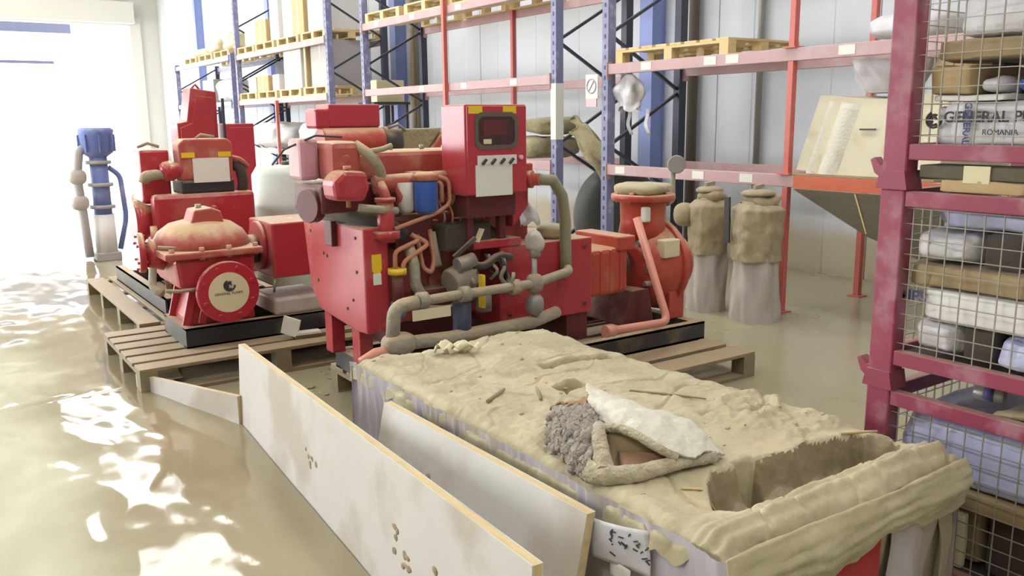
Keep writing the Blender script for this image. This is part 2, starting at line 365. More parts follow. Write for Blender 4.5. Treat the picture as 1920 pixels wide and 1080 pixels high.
frame_parts(r1, 6.8, 4.2); frame_parts(r1, 0.6, 4.2)
beam(r1, 0.6, 6.8, 1.04, 'beam', (6.55, 5.5, 4.95, 4.3)); beam(r1, 0.6, 6.8, 2.03, 'beam', (6.2, 5.4, 5.15, 4.05)); beam(r1, 0.6, 6.8, 3.0, 'beam')
prop_set(r1, 4.55, ((0, 1.04), (1.14, 2.03), (2.13, 3.0)))
r2 = thing('pallet_rack', (6.36, 10, 0), 'blue and faded red pallet rack behind the red control panel', 'rack', 'pallet racks on the right wall')
frame_parts(r2, 7.65, 4.2); frame_parts(r2, 12.44, 4.2)
beam(r2, 7.65, 12.44, 1.04, 'beam'); beam(r2, 7.65, 12.44, 1.97, 'beam', (10.6, 9.5, 8.4)); beam(r2, 7.65, 12.44, 2.93, 'beam', (11.9, 10.8, 9.6))
prop(r2, 9.9, 4.1)
G().box(RF-0.054, RF+0.054, 7.604, 7.696, 1.38, 1.98).build('post_sleeve', 'paper', r2, label='white sleeve on the upright')
r3 = thing('pallet_rack', (6.36, 16.2, 0), 'blue pallet rack full of boxes on pallets, nearer of the far racks', 'rack', 'pallet racks on the right wall')
frame_parts(r3, 13.8, 4.2); frame_parts(r3, 18.6, 4.2)
beam(r3, 13.8, 18.6, 1.95, 'beam', (14.4, 15.3, 16.9)); beam(r3, 13.8, 18.6, 2.87, 'beam', (14.7, 16.2, 17.4)); beam(r3, 13.8, 18.6, 1.0, 'beam')
prop(r3, 16.2, 2.0)
r4 = thing('pallet_rack', (6.36, 21.2, 0), 'blue pallet rack with tan sacks on top nearest the door', 'rack', 'pallet racks on the right wall')
frame_parts(r4, 19.0, 3.05); frame_parts(r4, 23.6, 3.05)
beam(r4, 19.0, 23.6, 2.9, 'navy'); beam(r4, 19.0, 23.6, 1.95, 'navy')

# ------------------------------------------------------------------ pallets
def make_pallet(x0, y0, z0, lx, ly, label, m='wood_new', n=7, along='y', h=0.144, group=None, blocks=(3, 3), seed=0):
    """deck boards run along `along`"""
    t = thing('pallet', (x0+lx/2, y0+ly/2, z0), label, 'pallet', group); r = random.Random(seed)
    L, W = (ly, lx) if along == 'y' else (lx, ly)       # L: board length, W: across
    def bx(a0, a1, c0, c1, za, zb):                     # a: along boards, c: across
        return G().box(x0+c0, x0+c1, y0+a0, y0+a1, z0+za, z0+zb) if along == 'y' else G().box(x0+a0, x0+a1, y0+c0, y0+c1, z0+za, z0+zb)
    bw = W/n*0.8; gap = (W-n*bw)/(n-1)
    for i in range(n):
        c = i*(bw+gap); d = r.uniform(-.004, .004); bx(d, L+d, c, c+bw, h-0.022, h).build('deck_board', m, t, bevel=.003)
    na, nc = blocks; bl = 0.1
    for i in range(na):
        a = i*(L-bl)/(na-1); bx(a, a+bl, 0, W, h-0.044, h-0.022).build('stringer_board', m, t)
        for j in range(nc):
            c = j*(W-bl)/(nc-1); bx(a, a+bl, c, c+bl, 0.022, h-0.044).build('block', m, t)
    for j in range(nc):
        c = j*(W-bl)/(nc-1); bx(0, L, c, c+bl, 0, 0.022).build('bottom_board', m, t)
    return t
GP = 'pallets on the racks'
# right rack
make_pallet(5.86, 5.25, 2.13, 0.95, 1.45, 'empty pale wooden pallet on the upper beams beside the no-entry sign', along='x', n=8, group=GP)
# middle rack top
for i, (y, l) in enumerate(((11.25, 'pale pallet high on the middle rack, next to the far rack'), (10.0, 'pale pallet high on the middle rack, second from the far rack'), (8.8, 'pale pallet high on the middle rack, nearest the blue column'))):
    make_pallet(5.84, y, 3.03, 1.05, 1.1, l, along='y', group=GP, seed=i)
# nearer far rack, two levels
for lv, z, nm in ((0, 2.05, 'lower'), (1, 2.97, 'upper')):
    for i, (y, l) in enumerate(((13.9, 'under the big grey carton'), (15.1, 'under the white carton'), (16.35, 'third from the near upright'), (17.5, 'at its door end'))):
        make_pallet(5.84, y, z, 1.0, 1.08, 'small pale pallet on the %s shelf of the full rack, %s' % (nm, ('first from the near upright', 'second from the near upright', 'third from the near upright', 'at its door end')[i]), along='y', n=6, group=GP, seed=10+i+lv*5)
for i, y in enumerate((19.15, 20.4, 21.7)):
    make_pallet(5.84, y, 3.0, 1.0, 1.1, 'dusty pallet on top of the rack nearest the door, %s' % ('nearest the boxes', 'middle of three', 'farthest of three')[i], along='y', n=6, group=GP, seed=30+i)

# ------------------------------------------------------------------ goods on the racks
def carton(x0, x1, y0, y1, z0, z1, m, label, tape='cream', bulge=0.0, cat='box', group=None, name='carton'):
    t = thing(name, ((x0+x1)/2, (y0+y1)/2, z0), label, cat, group)
    G().box(x0, x1, y0, y1, z0, z1).build('body', m, t, bevel=min(.012, (x1-x0)*.05))
    ym = (y0+y1)/2
    G().box(x0-0.002, x0+0.0, ym-0.03, ym+0.03, z0+0.01, z1).box(x0, x1, ym-0.03, ym+0.03, z1, z1+0.002).build('tape', tape, t)
    zz = z1+0.001; G().box(x0, x1, ym-0.003, ym+0.003, z1-0.004, z1+0.003).build('flap_seam', 'cardboard_wet', t)
    return t
def sack(c, rx, ry, rz, m, label, e=0.6, jit=0.18, seed=1.0, cat='sack', js=5.0, M=None, tie=True, group=None, name='sack'):
    t = thing(name, (c[0], c[1], c[2]-rz), label, cat, group)
    g = G().ball(c, rx, ry, rz, 44, 24, e, jit, seed, js, M)
    for v in g.v:
        k = .022*fbm(v.x*7+seed, v.y*7, v.z*9, 5)-.02*(1-sst(0, .10, abs(noise.noise(Vector((v.x*5+seed, v.y*5, v.z*5)))))); d = v-Vector(c); d.normalize(); v += d*k*min(1, min(rx, ry, rz)/.15)
        v.z = max(v.z, c[2]-rz)
    g.build('body', m, t)
    if tie:
        q = Vector((0, ry*.97, rz*.25)); q = (M @ q if M is not None else q)+Vector(c)
        G().ball(q, rx*.35, .03, rz*.35, 12, 8, .8, .3, seed, 20).build('gathered_neck', m, t)
    return t
PZ1, PZ2 = 2.05+0.144, 2.97+0.144
carton(5.95, 6.7, 14.0, 14.85, PZ1, 2.95, 'grey_box', 'tall grey carton behind the near upright, lower shelf of the full rack')
carton(5.9, 6.4, 14.95, 15.05, PZ1, 2.9, 'cardboard', 'narrow brown carton between grey and white cartons, lower shelf')
carton(5.9, 6.6, 15.2, 16.05, PZ1, 2.88, 'white_box', 'tall white carton on the lower shelf of the full rack')
carton(5.95, 6.5, 16.5, 16.85, PZ1, 2.5, 'white_box', 'small white carton beside the brown one, lower shelf')
carton(5.9, 6.5, 16.95, 17.6, PZ1, 2.5, 'cardboard', 'squat brown carton in front of the dark shelf back')
carton(5.9, 6.5, 17.7, 18.15, PZ1, 2.5, 'white_box', 'small white carton at the door end of the lower shelf')
carton(6.6, 6.85, 16.3, 18.4, PZ1, 2.86, 'navy_dark', 'dark blue crate at the back of the lower shelf', cat='crate', name='crate')
carton(5.9, 6.6, 14.1, 14.75, PZ2, 3.75, 'white_box', 'white carton on the upper shelf beside the near upright')
carton(5.9, 6.5, 14.95, 15.5, PZ2, 3.95, 'cardboard', 'tall brown carton on the upper shelf of the full rack')
carton(5.95, 6.6, 15.6, 16.1, PZ2, 3.8, 'white_box', 'white carton left of the tall brown one, upper shelf')
carton(5.95, 6.6, 16.35, 16.8, PZ2, 3.9, 'white_box', 'tall white carton in the middle of the upper shelf')
carton(5.9, 6.5, 16.9, 17.55, PZ2, 3.55, 'cardboard', 'brown carton on the upper shelf beside a white one')
carton(5.95, 6.5, 17.65, 18.35, PZ2, 3.55, 'white_box', 'white carton at the door end of the upper shelf')
sack((6.3, 19.75, 3.36), .35, .45, .2, 'cream', 'plump tan sack on the top pallet nearest the boxes', seed=2)
sack((6.3, 20.9, 3.32), .35, .42, .16, 'carton_dusty', 'flat tan sack on the middle top pallet', seed=4)
sack((6.3, 22.2, 3.26), .35, .45, .1, 'cream', 'thin tan sack on the farthest top pallet', seed=6)
sack((6.2, 20.0, 2.3), .35, .6, .25, 'white_bag', 'big white sack on the shelf under the tan sacks', seed=3)
carton(6.0, 6.7, 21.0, 21.9, 2.0, 2.6, 'grey_box', 'grey carton on the shelf nearest the door')
# between and beneath the racks
tag(G().box(6.3, 6.8, 13.0, 13.35, 1.9, 2.25).build('parcel', 'cream', bevel=.01), 'cream parcel hung in the gap between the racks', 'parcel')
t = thing('wall_shelf', (6.55, 13.1, 0), 'dark post shelf between the two racks carrying a cream parcel', 'shelf')
G().box(6.2, 6.85, 12.9, 13.5, 1.86, 1.9).build('shelf_board', 'brown_dark', t)
for x in (6.25, 6.8): G().box(x-.02, x+.02, 12.92, 12.96, 0, 1.86).build('leg', 'brown_dark', t); G().box(x-.02, x+.02, 13.44, 13.48, 0, 1.86).build('leg', 'brown_dark', t)
sack((6.2, 14.9, 1.35), .4, .55, .25, 'white_bag', 'white sack on the bottom beams below the full rack', seed=5)
sack((6.2, 17.2, 1.35), .4, .9, .25, 'white_bag', 'long white sack on the bottom beams towards the door', seed=9)
# dusty sacks, tyre and cloth by the middle rack's near end
sack((6.3, 8.5, 1.27), .36, .36, .13, 'straw', 'straw-coloured dusty sack on the low beam beside the control panel', seed=11)
sack((6.35, 8.4, 1.52), .3, .3, .10, 'straw', 'straw-coloured sack lying on top of the other sack', seed=12)
t = thing('tyre', (6.36, 7.22, 0), 'big dark grey tyre standing between the two rack ends', 'tyre')
G().lathe((6.36, 7.07, .56), (0, 1, 0), [(0, .3), (.0, .42), (.03, .52), (.09, .55), (.21, .55), (.27, .52), (.30, .42), (.30, .3), (.15, .28)], 36).build('casing', 'tyre', t)
G().lathe((6.36, 7.11, .56), (0, 1, 0), [(0, .29), (.22, .29)], 24).build('rim', 'gasket', t)
def cl(u, v):
    x = 5.93+0.06*u+0.04*math.sin(6*u+2*v); y = 7.5-0.5*u+0.06*math.sin(9*v+u*3); z = 1.62-0.25*u*u-0.62*v*(0.3+0.7*u)+0.03*math.sin(12*u)
    return (x+0.12*math.sin(math.pi*v)*u, y, z)
tag(G().sheet(cl, 14, 18, .02).build('rag_cloth', 'straw'), 'straw-coloured rag hanging over the brace between the rack ends', 'cloth')
# white plastic hanging under the right rack's first beam
t = thing('plastic_bag', (5.97, 6.62, 1.70), 'white plastic bag hanging below the beam by the no-entry sign', 'bag')
def pbg(u, v):
    a = -2*math.pi*u; prof = (.05, .10, .15, .17, .16, .13, .11, .12)[min(7, int(v*7.99))]; q = v*7; i = min(6, int(q)); P_ = (.04, .09, .14, .165, .16, .135, .11, .12); prof = P_[i]*(1-(q-i))+P_[i+1]*(q-i)
    r_ = prof*(1+.18*math.sin(a*5+v*4)*v+.25*noise.noise(Vector((math.cos(a)*2, math.sin(a)*2, v*3)))); return (5.97+r_*.7*math.cos(a), 6.62+r_*1.1*math.sin(a)-.03*v, 2.03-.34*v+.03*math.sin(a*3)*v)
G().grid(pbg, 48, 24).build('film', 'white_bag', t); G().tube([(5.97, 6.62, 2.0), (5.9, 6.62, 2.06), (5.86, 6.62, 2.0)], .006, 6).build('tie', 'white_bag', t)
for i, (y, l) in enumerate(((6.68, 'left'), (6.42, 'right'))):
    tag(G().sheet(lambda u, v: (6.02+.02*math.sin(7*v), y-.05*u+.02*math.sin(5*v), 1.69-.25*v), 4, 8, .006).build('plastic_strip', 'white_bag'), 'white plastic strip dangling below the bag, %s of two' % l, 'plastic')
# no-entry sign
t = thing('warning_sign', (5.79, 6.98, 1.75), 'white no-entry sign with slashed circle on the rack upright', 'sign')
G().box(5.775, 5.79, 6.87, 7.06, 1.80, 2.04).build('plate', 'paper', t)
G().box(5.775, 5.79, 6.89, 7.05, 1.72, 1.80).build('lower_plate', 'pink_sign', t)
g = G(); P = [(5.772, 6.965+.07*math.cos(a*math.pi/12), 1.925+.07*math.sin(a*math.pi/12)) for a in range(25)]; g.tube(P, .006, 6).build('ring', 'sign_grey', t)
G().bar((5.772, 6.925, 1.975), (5.772, 7.005, 1.875), .011, .004).build('slash', 'sign_grey', t)
# crushed dusty carton on the low beams of the right rack
t = thing('crushed_carton', (6.3, 4.05, 1.14), 'big crushed tan carton leaning on the low orange beam', 'box')
def crv(p): 
    k = (p[2]-1.16)/.58; return (p[0]+.10*k, p[1]-.12*k+.02*math.sin(9*p[0]), p[2]+.02*math.sin(6*p[1]))
def cface(a, b, c, d): return lambda u, v: crv([a[i]*(1-u)*(1-v)+b[i]*u*(1-v)+c[i]*u*v+d[i]*(1-u)*v for i in range(3)])
A = [(5.84, 4.46, 1.16), (5.84, 3.3, 1.16), (6.75, 3.3, 1.16), (6.75, 4.46, 1.16)]; B = [(p[0], p[1], 1.74) for p in A]
g = G()
for i in range(4): j = (i+1) % 4; g.grid(cface(A[i], A[j], B[j], B[i]), 14, 10)
g.grid(cface(B[0], B[1], B[2], B[3]), 12, 12); g.grid(cface(A[3], A[2], A[1], A[0]), 8, 8); g.build('body', 'carton_dusty', t)
G().sheet(lambda u, v: (lambda p: (p[0]-.012-.02*math.sin(8*u+3), p[1], p[2]))(crv((5.84, 4.35-.3*u, 1.10+.6*v))), 8, 12, .006).build('torn_film', 'cloth', t)
G().box(5.80, 6.7, 3.3, 4.48, 1.141, 1.157).build('base_sheet', 'cardboard_wet', t)
G().bar((5.878, 3.95, 1.5), (5.878, 3.82, 1.5), .012, .012).build('hand_slot', 'ink', t)
t = thing('open_sack', (6.3, 4.0, 1.77), 'white open-mouthed sack standing on the crushed carton beneath the beam', 'sack')
def osk(u, v):
    a = -2*math.pi*u; r_ = (.17+.13*v**.7)*(1+.12*noise.noise(Vector((math.cos(a)*2, math.sin(a)*2, v*2+4)))+.05*math.sin(a*9+v*5)); return (6.3+r_*math.cos(a), 3.98+r_*1.05*math.sin(a), 1.775+.245*v)
G().grid(osk, 48, 14).build('sack_wall', 'white_bag', t); G().lathe((6.3, 3.98, 1.772), (0, 0, 1), [(0, .05), (0, .17), (.01, .17)], 24).build('sack_base', 'white_bag', t)
sack((6.45, 3.48, 1.92), .22, .16, .13, 'cardboard', 'brown packet beside the white sack on the crushed carton', seed=22, e=.4, tie=False)
sack((6.35, 3.75, 2.24), .4, .3, .1, 'white_bag', 'white sack on the upper beam close to the maroon post', seed=24, tie=False)
bo = G().bar((5.87, 4.15, .98), (5.72, 3.05, .55), .03, .9); t = thing('broken_board', (5.8, 3.9, .6), 'dark broken board drooping under the low beam', 'board')
G().add([(5.74, 4.42, 1.035), (5.74, 3.2, 1.035), (5.78, 3.2, .55), (5.76, 3.75, .72), (5.75, 4.2, .93), (5.79, 4.42, 1.035), (5.79, 3.2, 1.035), (5.83, 3.2, .55), (5.81, 3.75, .72), (5.80, 4.2, .93)],
        [(0, 1, 2, 3, 4), (9, 8, 7, 6, 5), (0, 5, 6, 1), (1, 6, 7, 2), (2, 7, 8, 3), (3, 8, 9, 4), (4, 9, 5, 0)]).build('panel', 'dark_wood', t)
G().bar((5.735, 3.86, 1.03), (5.76, 3.76, .74), .012, .008).build('splinter', 'wood_new', t)
G().box(5.78, 5.805, 3.0, 4.45, 1.038, 1.138).build('loose_strip', 'beam_orange', t)
# wrapped cylinders on the floor below the rack
def wrapped(x, y, r, h, label, s):
    t = thing('wrapped_cylinder', (x, y, 0), label, 'cylinder', 'wrapped cylinders under the rack')
    def low(u, v):
        a = -2*math.pi*u; rr = r*(1.0-.06*v)*(1+.16*noise.noise(Vector((math.cos(a)*2+s, math.sin(a)*2, v*2)))+.05*math.sin(a*7+v*3+s)+.05*noise.noise(Vector((math.cos(a)*6+s, math.sin(a)*6, v*3))))/max(abs(math.cos(a+.4)), abs(math.sin(a+.4)))**.25; return (x+rr*math.cos(a), y+rr*math.sin(a), h*.5*v)
    G().grid(low, 64, 20).build('film_skirt', 'grey_pack', t)
    def upr(u, v):
        a = -2*math.pi*u; k = 1.05 if v < .9 else 1.05-(v-.9)*3.2; rr = r*.95*k*(1+.12*noise.noise(Vector((math.cos(a)*2+s+5, math.sin(a)*2, v*2)))+.07*noise.noise(Vector((math.cos(a)*5+s, math.sin(a)*5, v*5)))+.03*noise.noise(Vector((math.cos(a)*12+s, math.sin(a)*12, v*14))))/max(abs(math.cos(a+.4)), abs(math.sin(a+.4)))**.45; return (x+rr*math.cos(a), y+rr*math.sin(a), h*(.46+.42*v))
    G().grid(upr, 64, 30).build('cardboard_sleeve', 'tan_pack', t)
    G().cyl((x, y, h*.86), (x, y, h*.90), r*.75, r*.6).cyl((x, y, h*.9), (x, y, h*.95), r*.25).build('neck', 'tan_pack', t)
    c = G().lathe((x, y, h*.94), (0, 0, 1), [(0, r*.3), (0.0, r*.7), (.02, r*.72), (.035, r*.6), (.05, r*.2)], 16).build('cap', 'tan_pack', t)
    G().ball((x+.02, y-.02, h*.90), r*.72, r*.66, h*.055, 22, 12, .8, .5, s, 9).build('crumpled_film', 'tan_pack', t)
    G().bar((x-.05, y, h), (x+.05, y, h+.01), .03, .025).build('valve', 'muddy_pipe', c)
    return t
t = wrapped(5.42, 5.0, .155, 1.06, 'slimmer muddy wrapped cylinder with a lump on its left side', 1.0)
G().ball((5.30, 5.16, .8), .09, .09, .1, 14, 10, .8, .2).build('lump', 'tan_pack', t)
t = wrapped(5.45, 4.52, .185, 1.06, 'stouter muddy wrapped cylinder beside the red prop', 7.0)
G().bar((5.27, 4.66, .62), (5.28, 4.68, .98), .05, .02).build('side_strap', 'rubber', t)
# litter on the floor
tag(G().ball((6.3, 3.92, .015), .05, .05, .016, 10, 8, .8, .3).build('paper_scrap', 'paper'), 'white paper scrap on the floor left of the maroon cage post', 'scrap')
# white drum and bags behind the left pump
t = thing('plastic_drum', (2.85, 8.0, 0), 'white plastic drum standing behind the left pump', 'drum')
G().lathe((2.85, 8.0, 0), (0, 0, 1), [(0, .24), (.04, .27), (.3, .27), (.33, .285), (.36, .27), (.8, .27), (.83, .285), (.86, .27), (1.12, .27), (1.2, .22), (1.2, .1)], 28).build('body', 'drum', t)
G().cyl((2.93, 8.08, 1.2), (2.93, 8.08, 1.235), .04).build('bung', 'rubber', t)
sack((3.65, 9.1, .5), .45, .4, .5, 'white_bag', 'big white sack on the floor behind the plastic drum', seed=31)
sack((4.2, 10.1, .6), .45, .45, .6, 'white_bag', 'bulging white sack farther back near the rack', seed=33)

# ------------------------------------------------------------------ pallets under the pump sets
make_pallet(1.95, 3.46, 0, 2.26, 1.35, 'muddy wooden pallet under the middle pump set', 'wood_dirty', n=6, along='x', h=.16, blocks=(4, 3), seed=41)
make_pallet(0.96, 5.30, 0, 1.75, 1.15, 'muddy wooden pallet under the left pump with the round sticker', 'wood_dirty', n=6, along='x', h=.17, blocks=(3, 3), seed=42)
make_pallet(1.22, 6.58, 0, 1.3, 2.3, 'long muddy pallet under the farther pump set', 'wood_dirty', n=7, along='y', h=.17, blocks=(4, 3), seed=43)
def channel(g, p, L, ax, h, wd, s):
    """C channel from p along ax ('x'/'y'), open towards s"""
    x, y, z = p; th = .012
    if ax == 'x':
        g.box(x, x+L, min(y, y+s*th), max(y, y+s*th), z, z+h).box(x, x+L, min(y, y+s*wd), max(y, y+s*wd), z, z+th).box(x, x+L, min(y, y+s*wd), max(y, y+s*wd), z+h-th, z+h)
    else:
        g.box(min(x, x+s*th), max(x, x+s*th), y, y+L, z, z+h).box(min(x, x+s*wd), max(x, x+s*wd), y, y+L, z, z+th).box(min(x, x+s*wd), max(x, x+s*wd), y, y+L, z+h-th, z+h)
    return g
def skid(t, x0, x1, y0, y1, z0, z1, m='black_metal'):
    channel(G(), (x0, y0, z0), x1-x0, 'x', z1-z0, .07, 1).build('skid_rail', m, t)
    channel(G(), (x0, y1, z0), x1-x0, 'x', z1-z0, .07, -1).build('skid_rail', m, t)
    for x in (x0, (x0*.6+x1*.4), x1-.07):
        G().box(x, x+.07, y0+.013, y1-.013, z0+.005, z1-.002).build('cross_member', m, t)
def flange(c, d, r, th, m, t, name='flange', bolts=8, rb=None, bm='steel', bore=None):
    f = G().lathe(c, d, [(0, r*.5), (0, r*.96), (th*.15, r), (th*.85, r), (th, r*.96), (th, r*.5)], 32).build(name, m, t)
    x, y, dd = frame(d); c = Vector(c)
    if bolts:
        g = None
        for k in range(bolts):
            a = 2*math.pi*(k+.5)/bolts; q = c+(x*math.cos(a)+y*math.sin(a))*r*.82
            G().cyl(q-dd*.012, q+dd*(th+.014), r*.075, n=6).build('bolt', bm, f)
    return f
# ------------------------------------------------------------------ middle pump set
S = thing('diesel_pump_set', (3.1, 4.3, .16), 'red diesel fire pump set with control panel and blue filter in the middle', 'pump')
skid(S, 1.95, 4.2, 3.88, 4.72, .16, .275)
tank = G().prism([(4.06, .50), (4.06, 1.06), (4.9, 1.055), (4.82, .64), (4.69, .53), (4.2, .49)][::-1], 'x', 1.86, 2.0).build('fuel_tank', 'red', S, bevel=.012)
for (y, z) in ((4.16, 1.0), (4.55, .86), (4.60, .87), (4.16, .82), (4.22, .66), (4.3, .6), (4.7, .7), (4.78, .98)):
    G().cyl((1.855, y, z), (1.872, y, z), .009, n=8).build('bolt', 'brown_dark', tank)
G().box(1.828, 1.862, 4.40, 4.50, .93, 1.07).build('lifting_bracket', 'dark_red', tank, bevel=.006)
G().box(1.90, 1.955, 4.056, 4.0605, .84, .92).prism([(1.90, .84), (1.955, .84), (1.945, .82), (1.91, .82)], 'y', 4.056, 4.0605).build('warning_sticker', 'yellow', tank)
G().box(1.905, 1.95, 4.055, 4.0605, .76, .82).build('white_sticker', 'paper', tank)
for y in (4.28, 4.66): G().box(1.89, 1.97, y-.05, y+.05, .275, .55).build('tank_leg', 'red', S, bevel=.005)
G().tube([(1.90, 4.90, 1.115), (1.91, 4.6, 1.12), (1.92, 4.25, 1.115), (1.98, 4.11, 1.09), (2.12, 4.10, 1.00)], [.055, .06, .06, .05, .03], 16).build('intake_hose', 'rubber', S)
# engine
blk = G().box(2.05, 3.0, 4.2, 4.72, .50, 1.10).box(2.02, 2.9, 4.24, 4.68, 1.10, 1.28).build('engine_block', 'red_dusty', S, bevel=.015)
for i in range(5): G().box(2.12+i*.17, 2.20+i*.17, 4.175, 4.2, .88, 1.06).build('block_rib', 'red_dusty', blk, bevel=.006)
for i in range(4): G().cyl((2.16+i*.19, 4.2, .72), (2.16+i*.19, 4.18, .72), .05).build('core_plug', 'red_dusty', blk)
G().box(2.1, 2.95, 4.28, 4.64, .34, .50).build('sump', 'dark_red', S, bevel=.02)
vc = G().box(1.93, 2.78, 4.26, 4.62, 1.29, 1.44).build('valve_cover', 'red_dusty', S, bevel=.025)
for i in range(4): G().cyl((2.02+i*.2, 4.44, 1.44), (2.02+i*.2, 4.44, 1.465), .015, n=8).build('cover_nut', 'steel', vc)
G().lathe((2.52, 4.35, 1.38), (1, -.2, .05), [(0, .09), (.06, .08), (.16, .05), (.2, .05)], 18).build('filler_funnel', 'cream', S)
G().tube([(1.98, 4.16, 1.27), (2.2, 4.13, 1.285), (2.6, 4.13, 1.29), (2.95, 4.2, 1.28)], [.05, .045, .045, .05], 14).build('intake_manifold', 'red_dusty', S)
for i, x in enumerate((2.0, 2.1, 2.42, 2.55)): G().tube([(x, 4.13, 1.28), (x+.01, 4.08, 1.2), (x+.01, 4.16, 1.12)], .028, 10, .05).build('manifold_runner', 'red_dusty', S)
# thermostat side on the left end
th = G().box(1.75, 1.92, 4.16, 4.45, 1.30, 1.50).build('thermostat_housing', 'red_dusty', S, bevel=.035)
G().lathe((1.83, 4.17, 1.41), (0, -1, 0), [(0, .03), (.008, .03), (.012, .015)], 16).build('housing_cap', 'red_dusty', th)
G().prism([(1.71, 1.21), (1.87, 1.20), (1.90, 1.27), (1.885, 1.35), (1.76, 1.36), (1.70, 1.31)], 'y', 4.03, 4.2).build('water_pump', 'red', S, bevel=.025)
G().tube([(1.90, 4.2, 1.48), (1.96, 4.12, 1.42), (2.02, 4.14, 1.33), (2.02, 4.2, 1.25)], .028, 12, .06).build('coolant_pipe', 'muddy_pipe', S)
G().tube([(1.92, 4.18, 1.44), (2.0, 4.10, 1.455), (2.06, 4.10, 1.475)], .014, 8, .03).build('coolant_branch', 'muddy_pipe', S)
G().box(1.645, 1.75, 4.32, 4.5, 1.30, 1.515).build('header_tank', 'red_glare', S, bevel=.02)
G().tube([(1.56, 4.5, 1.38), (1.60, 4.42, 1.46), (1.72, 4.28, 1.53), (1.84, 4.22, 1.52)], .006, 6).build('cable', 'ink', S)
pl = G().lathe((1.66, 4.30, 1.17), (1, .3, 0), [(0, .03), (0, .085), (.012, .09), (.03, .07), (.048, .09), (.06, .085), (.06, .03)], 28).build('pulley', 'dark_red', S)
G().box(1.70, 2.0, 4.2, 4.6, 1.13, 1.28).build('fan_bracket', 'dark_red', S, bevel=.02)
G().tube([(1.84, 4.06, 1.17), (1.95, 4.02, 1.155), (2.05, 4.05, 1.14)], .02, 10).build('short_hose', 'muddy_pipe', S)
G().lathe((1.80, 4.09, 1.30), (0, 0, 1), [(-.13, .012), (.06, .012), (.06, .02), (.08, .02)], 10).build('dipstick', 'copper', S)
# filters
bf = G().lathe((2.225, 4.05, 1.115), (0, 0, 1), [(0, .045), (.015, .06), (.02, .064), (.165, .064), (.175, .06)], 28).build('fuel_filter', 'blue_paint', S, label='blue canister filter')
G().lathe((2.225, 4.05, 1.29), (0, 0, 1), [(0, .07), (.03, .07), (.045, .03)], 20).build('filter_head', 'red_dusty', bf)
G().box(2.19, 2.28, 4.05, 4.22, 1.29, 1.33).build('filter_bracket', 'red_dusty', bf)
G().lathe((2.13, 4.10, 1.12), (0, 0, 1), [(0, .03), (.02, .045), (.16, .045)], 20).build('oil_filter', 'grey_pack', S)
G().tube([(2.28, 4.04, 1.31), (2.35, 4.02, 1.29), (2.355, 4.02, 1.16), (2.27, 4.02, 1.115), (2.02, 4.02, 1.05)], .011, 8, .03).build('fuel_line', 'copper', S)
G().tube([(2.28, 4.05, 1.285), (2.31, 4.03, 1.27), (2.31, 4.03, 1.17)], .013, 8, .02).build('fuel_line', 'copper', S)
st = G().cyl((1.99, 4.06, .98), (1.99, 4.06, 1.19), .045).cyl((1.99, 4.06, 1.19), (1.99, 4.06, 1.21), .055).build('oil_riser', 'red', S)
G().cyl((1.99, 4.06, 1.0), (1.99, 4.06, 1.04), .075, n=8).build('riser_union', 'red', st)
G().tube([(2.02, 4.03, .83), (2.02, 4.03, .93), (2.17, 4.03, .98), (2.13, 4.05, 1.01)], .013, 8, .03).build('copper_tube', 'copper', S)
G().tube([(2.06, 4.02, .80), (2.06, 4.02, .87), (2.22, 4.02, .955), (2.16, 4.04, .995)], .013, 8, .03).build('copper_tube', 'copper', S)
G().cyl((2.03, 4.03, .81), (2.03, 4.03, .84), .05, n=12).build('yellow_cap', 'yellow', S)
G().cyl((2.03, 4.03, .60), (2.03, 4.03, .81), .03).build('drain_tube', 'dark_red', S)
G().cyl((2.03, 4.03, .58), (2.03, 4.03, .66), .04).build('drain_valve', 'blue_plain', S)
G().tube([(2.12, 4.06, .95), (2.13, 4.03, .85), (2.13, 4.02, .75), (2.17, 4.0, .65)], .03, 12).build('drop_hose', 'muddy_pipe', S)
G().tube([(2.27, 4.1, 1.02), (2.27, 4.06, .85), (2.24, 4.04, .79), (2.20, 4.06, .82), (2.19, 4.1, 1.0)], .013, 8, .03).build('loop_hose', 'copper', S)
G().tube([(2.29, 4.12, 1.0), (2.29, 4.06, .82)], .025, 10).build('loop_hose', 'muddy_pipe', S)
alt = G().lathe((2.34, 4.02, .72), (1, .15, .25), [(0, .04), (.0, .075), (.02, .085), (.13, .085), (.15, .06), (.17, .06)], 22).build('starter_motor', 'muddy_pipe', S)
G().cyl((2.36, 3.97, .83), (2.47, 3.98, .85), .04).build('solenoid', 'steel', alt)
G().box(2.2, 2.6, 4.06, 4.2, .58, .70).build('bell_housing', 'dark_red', S, bevel=.02)
ip = G().box(2.32, 2.62, 4.02, 4.18, .90, 1.04).build('injection_pump', 'brown_dark', S, bevel=.015)
for k in range(6): G().tube([(2.35+k*.05, 4.08, 1.04), (2.34+k*.05, 4.05, 1.10), (2.32+k*.06, 4.12, 1.2)], .007, 6, .03).build('injector_line', ('steel', 'copper')[k % 2], ip)
G().lathe((2.62, 4.1, .95), (1, 0, 0), [(0, .05), (.05, .06), (.08, .03)], 16).build('governor', 'brown_dark', ip)
G().box(2.06, 2.3, 4.1, 4.2, .92, 1.10).build('oil_cooler', 'dark_red', S, bevel=.02)
G().tube([(2.40, 4.0, .86), (2.52, 3.96, .80), (2.62, 3.97, .86), (2.72, 3.98, .84)], .022, 10, .05).build('cable_bundle', 'rubber', S)
G().tube([(2.12, 3.98, .62), (2.3, 3.95, .60), (2.5, 3.97, .66)], .02, 10, .05).build('return_hose', 'rubber', S)
G().cyl((2.52, 3.96, .56), (2.52, 3.96, .68), .045).build('relay_can', 'steel', S)
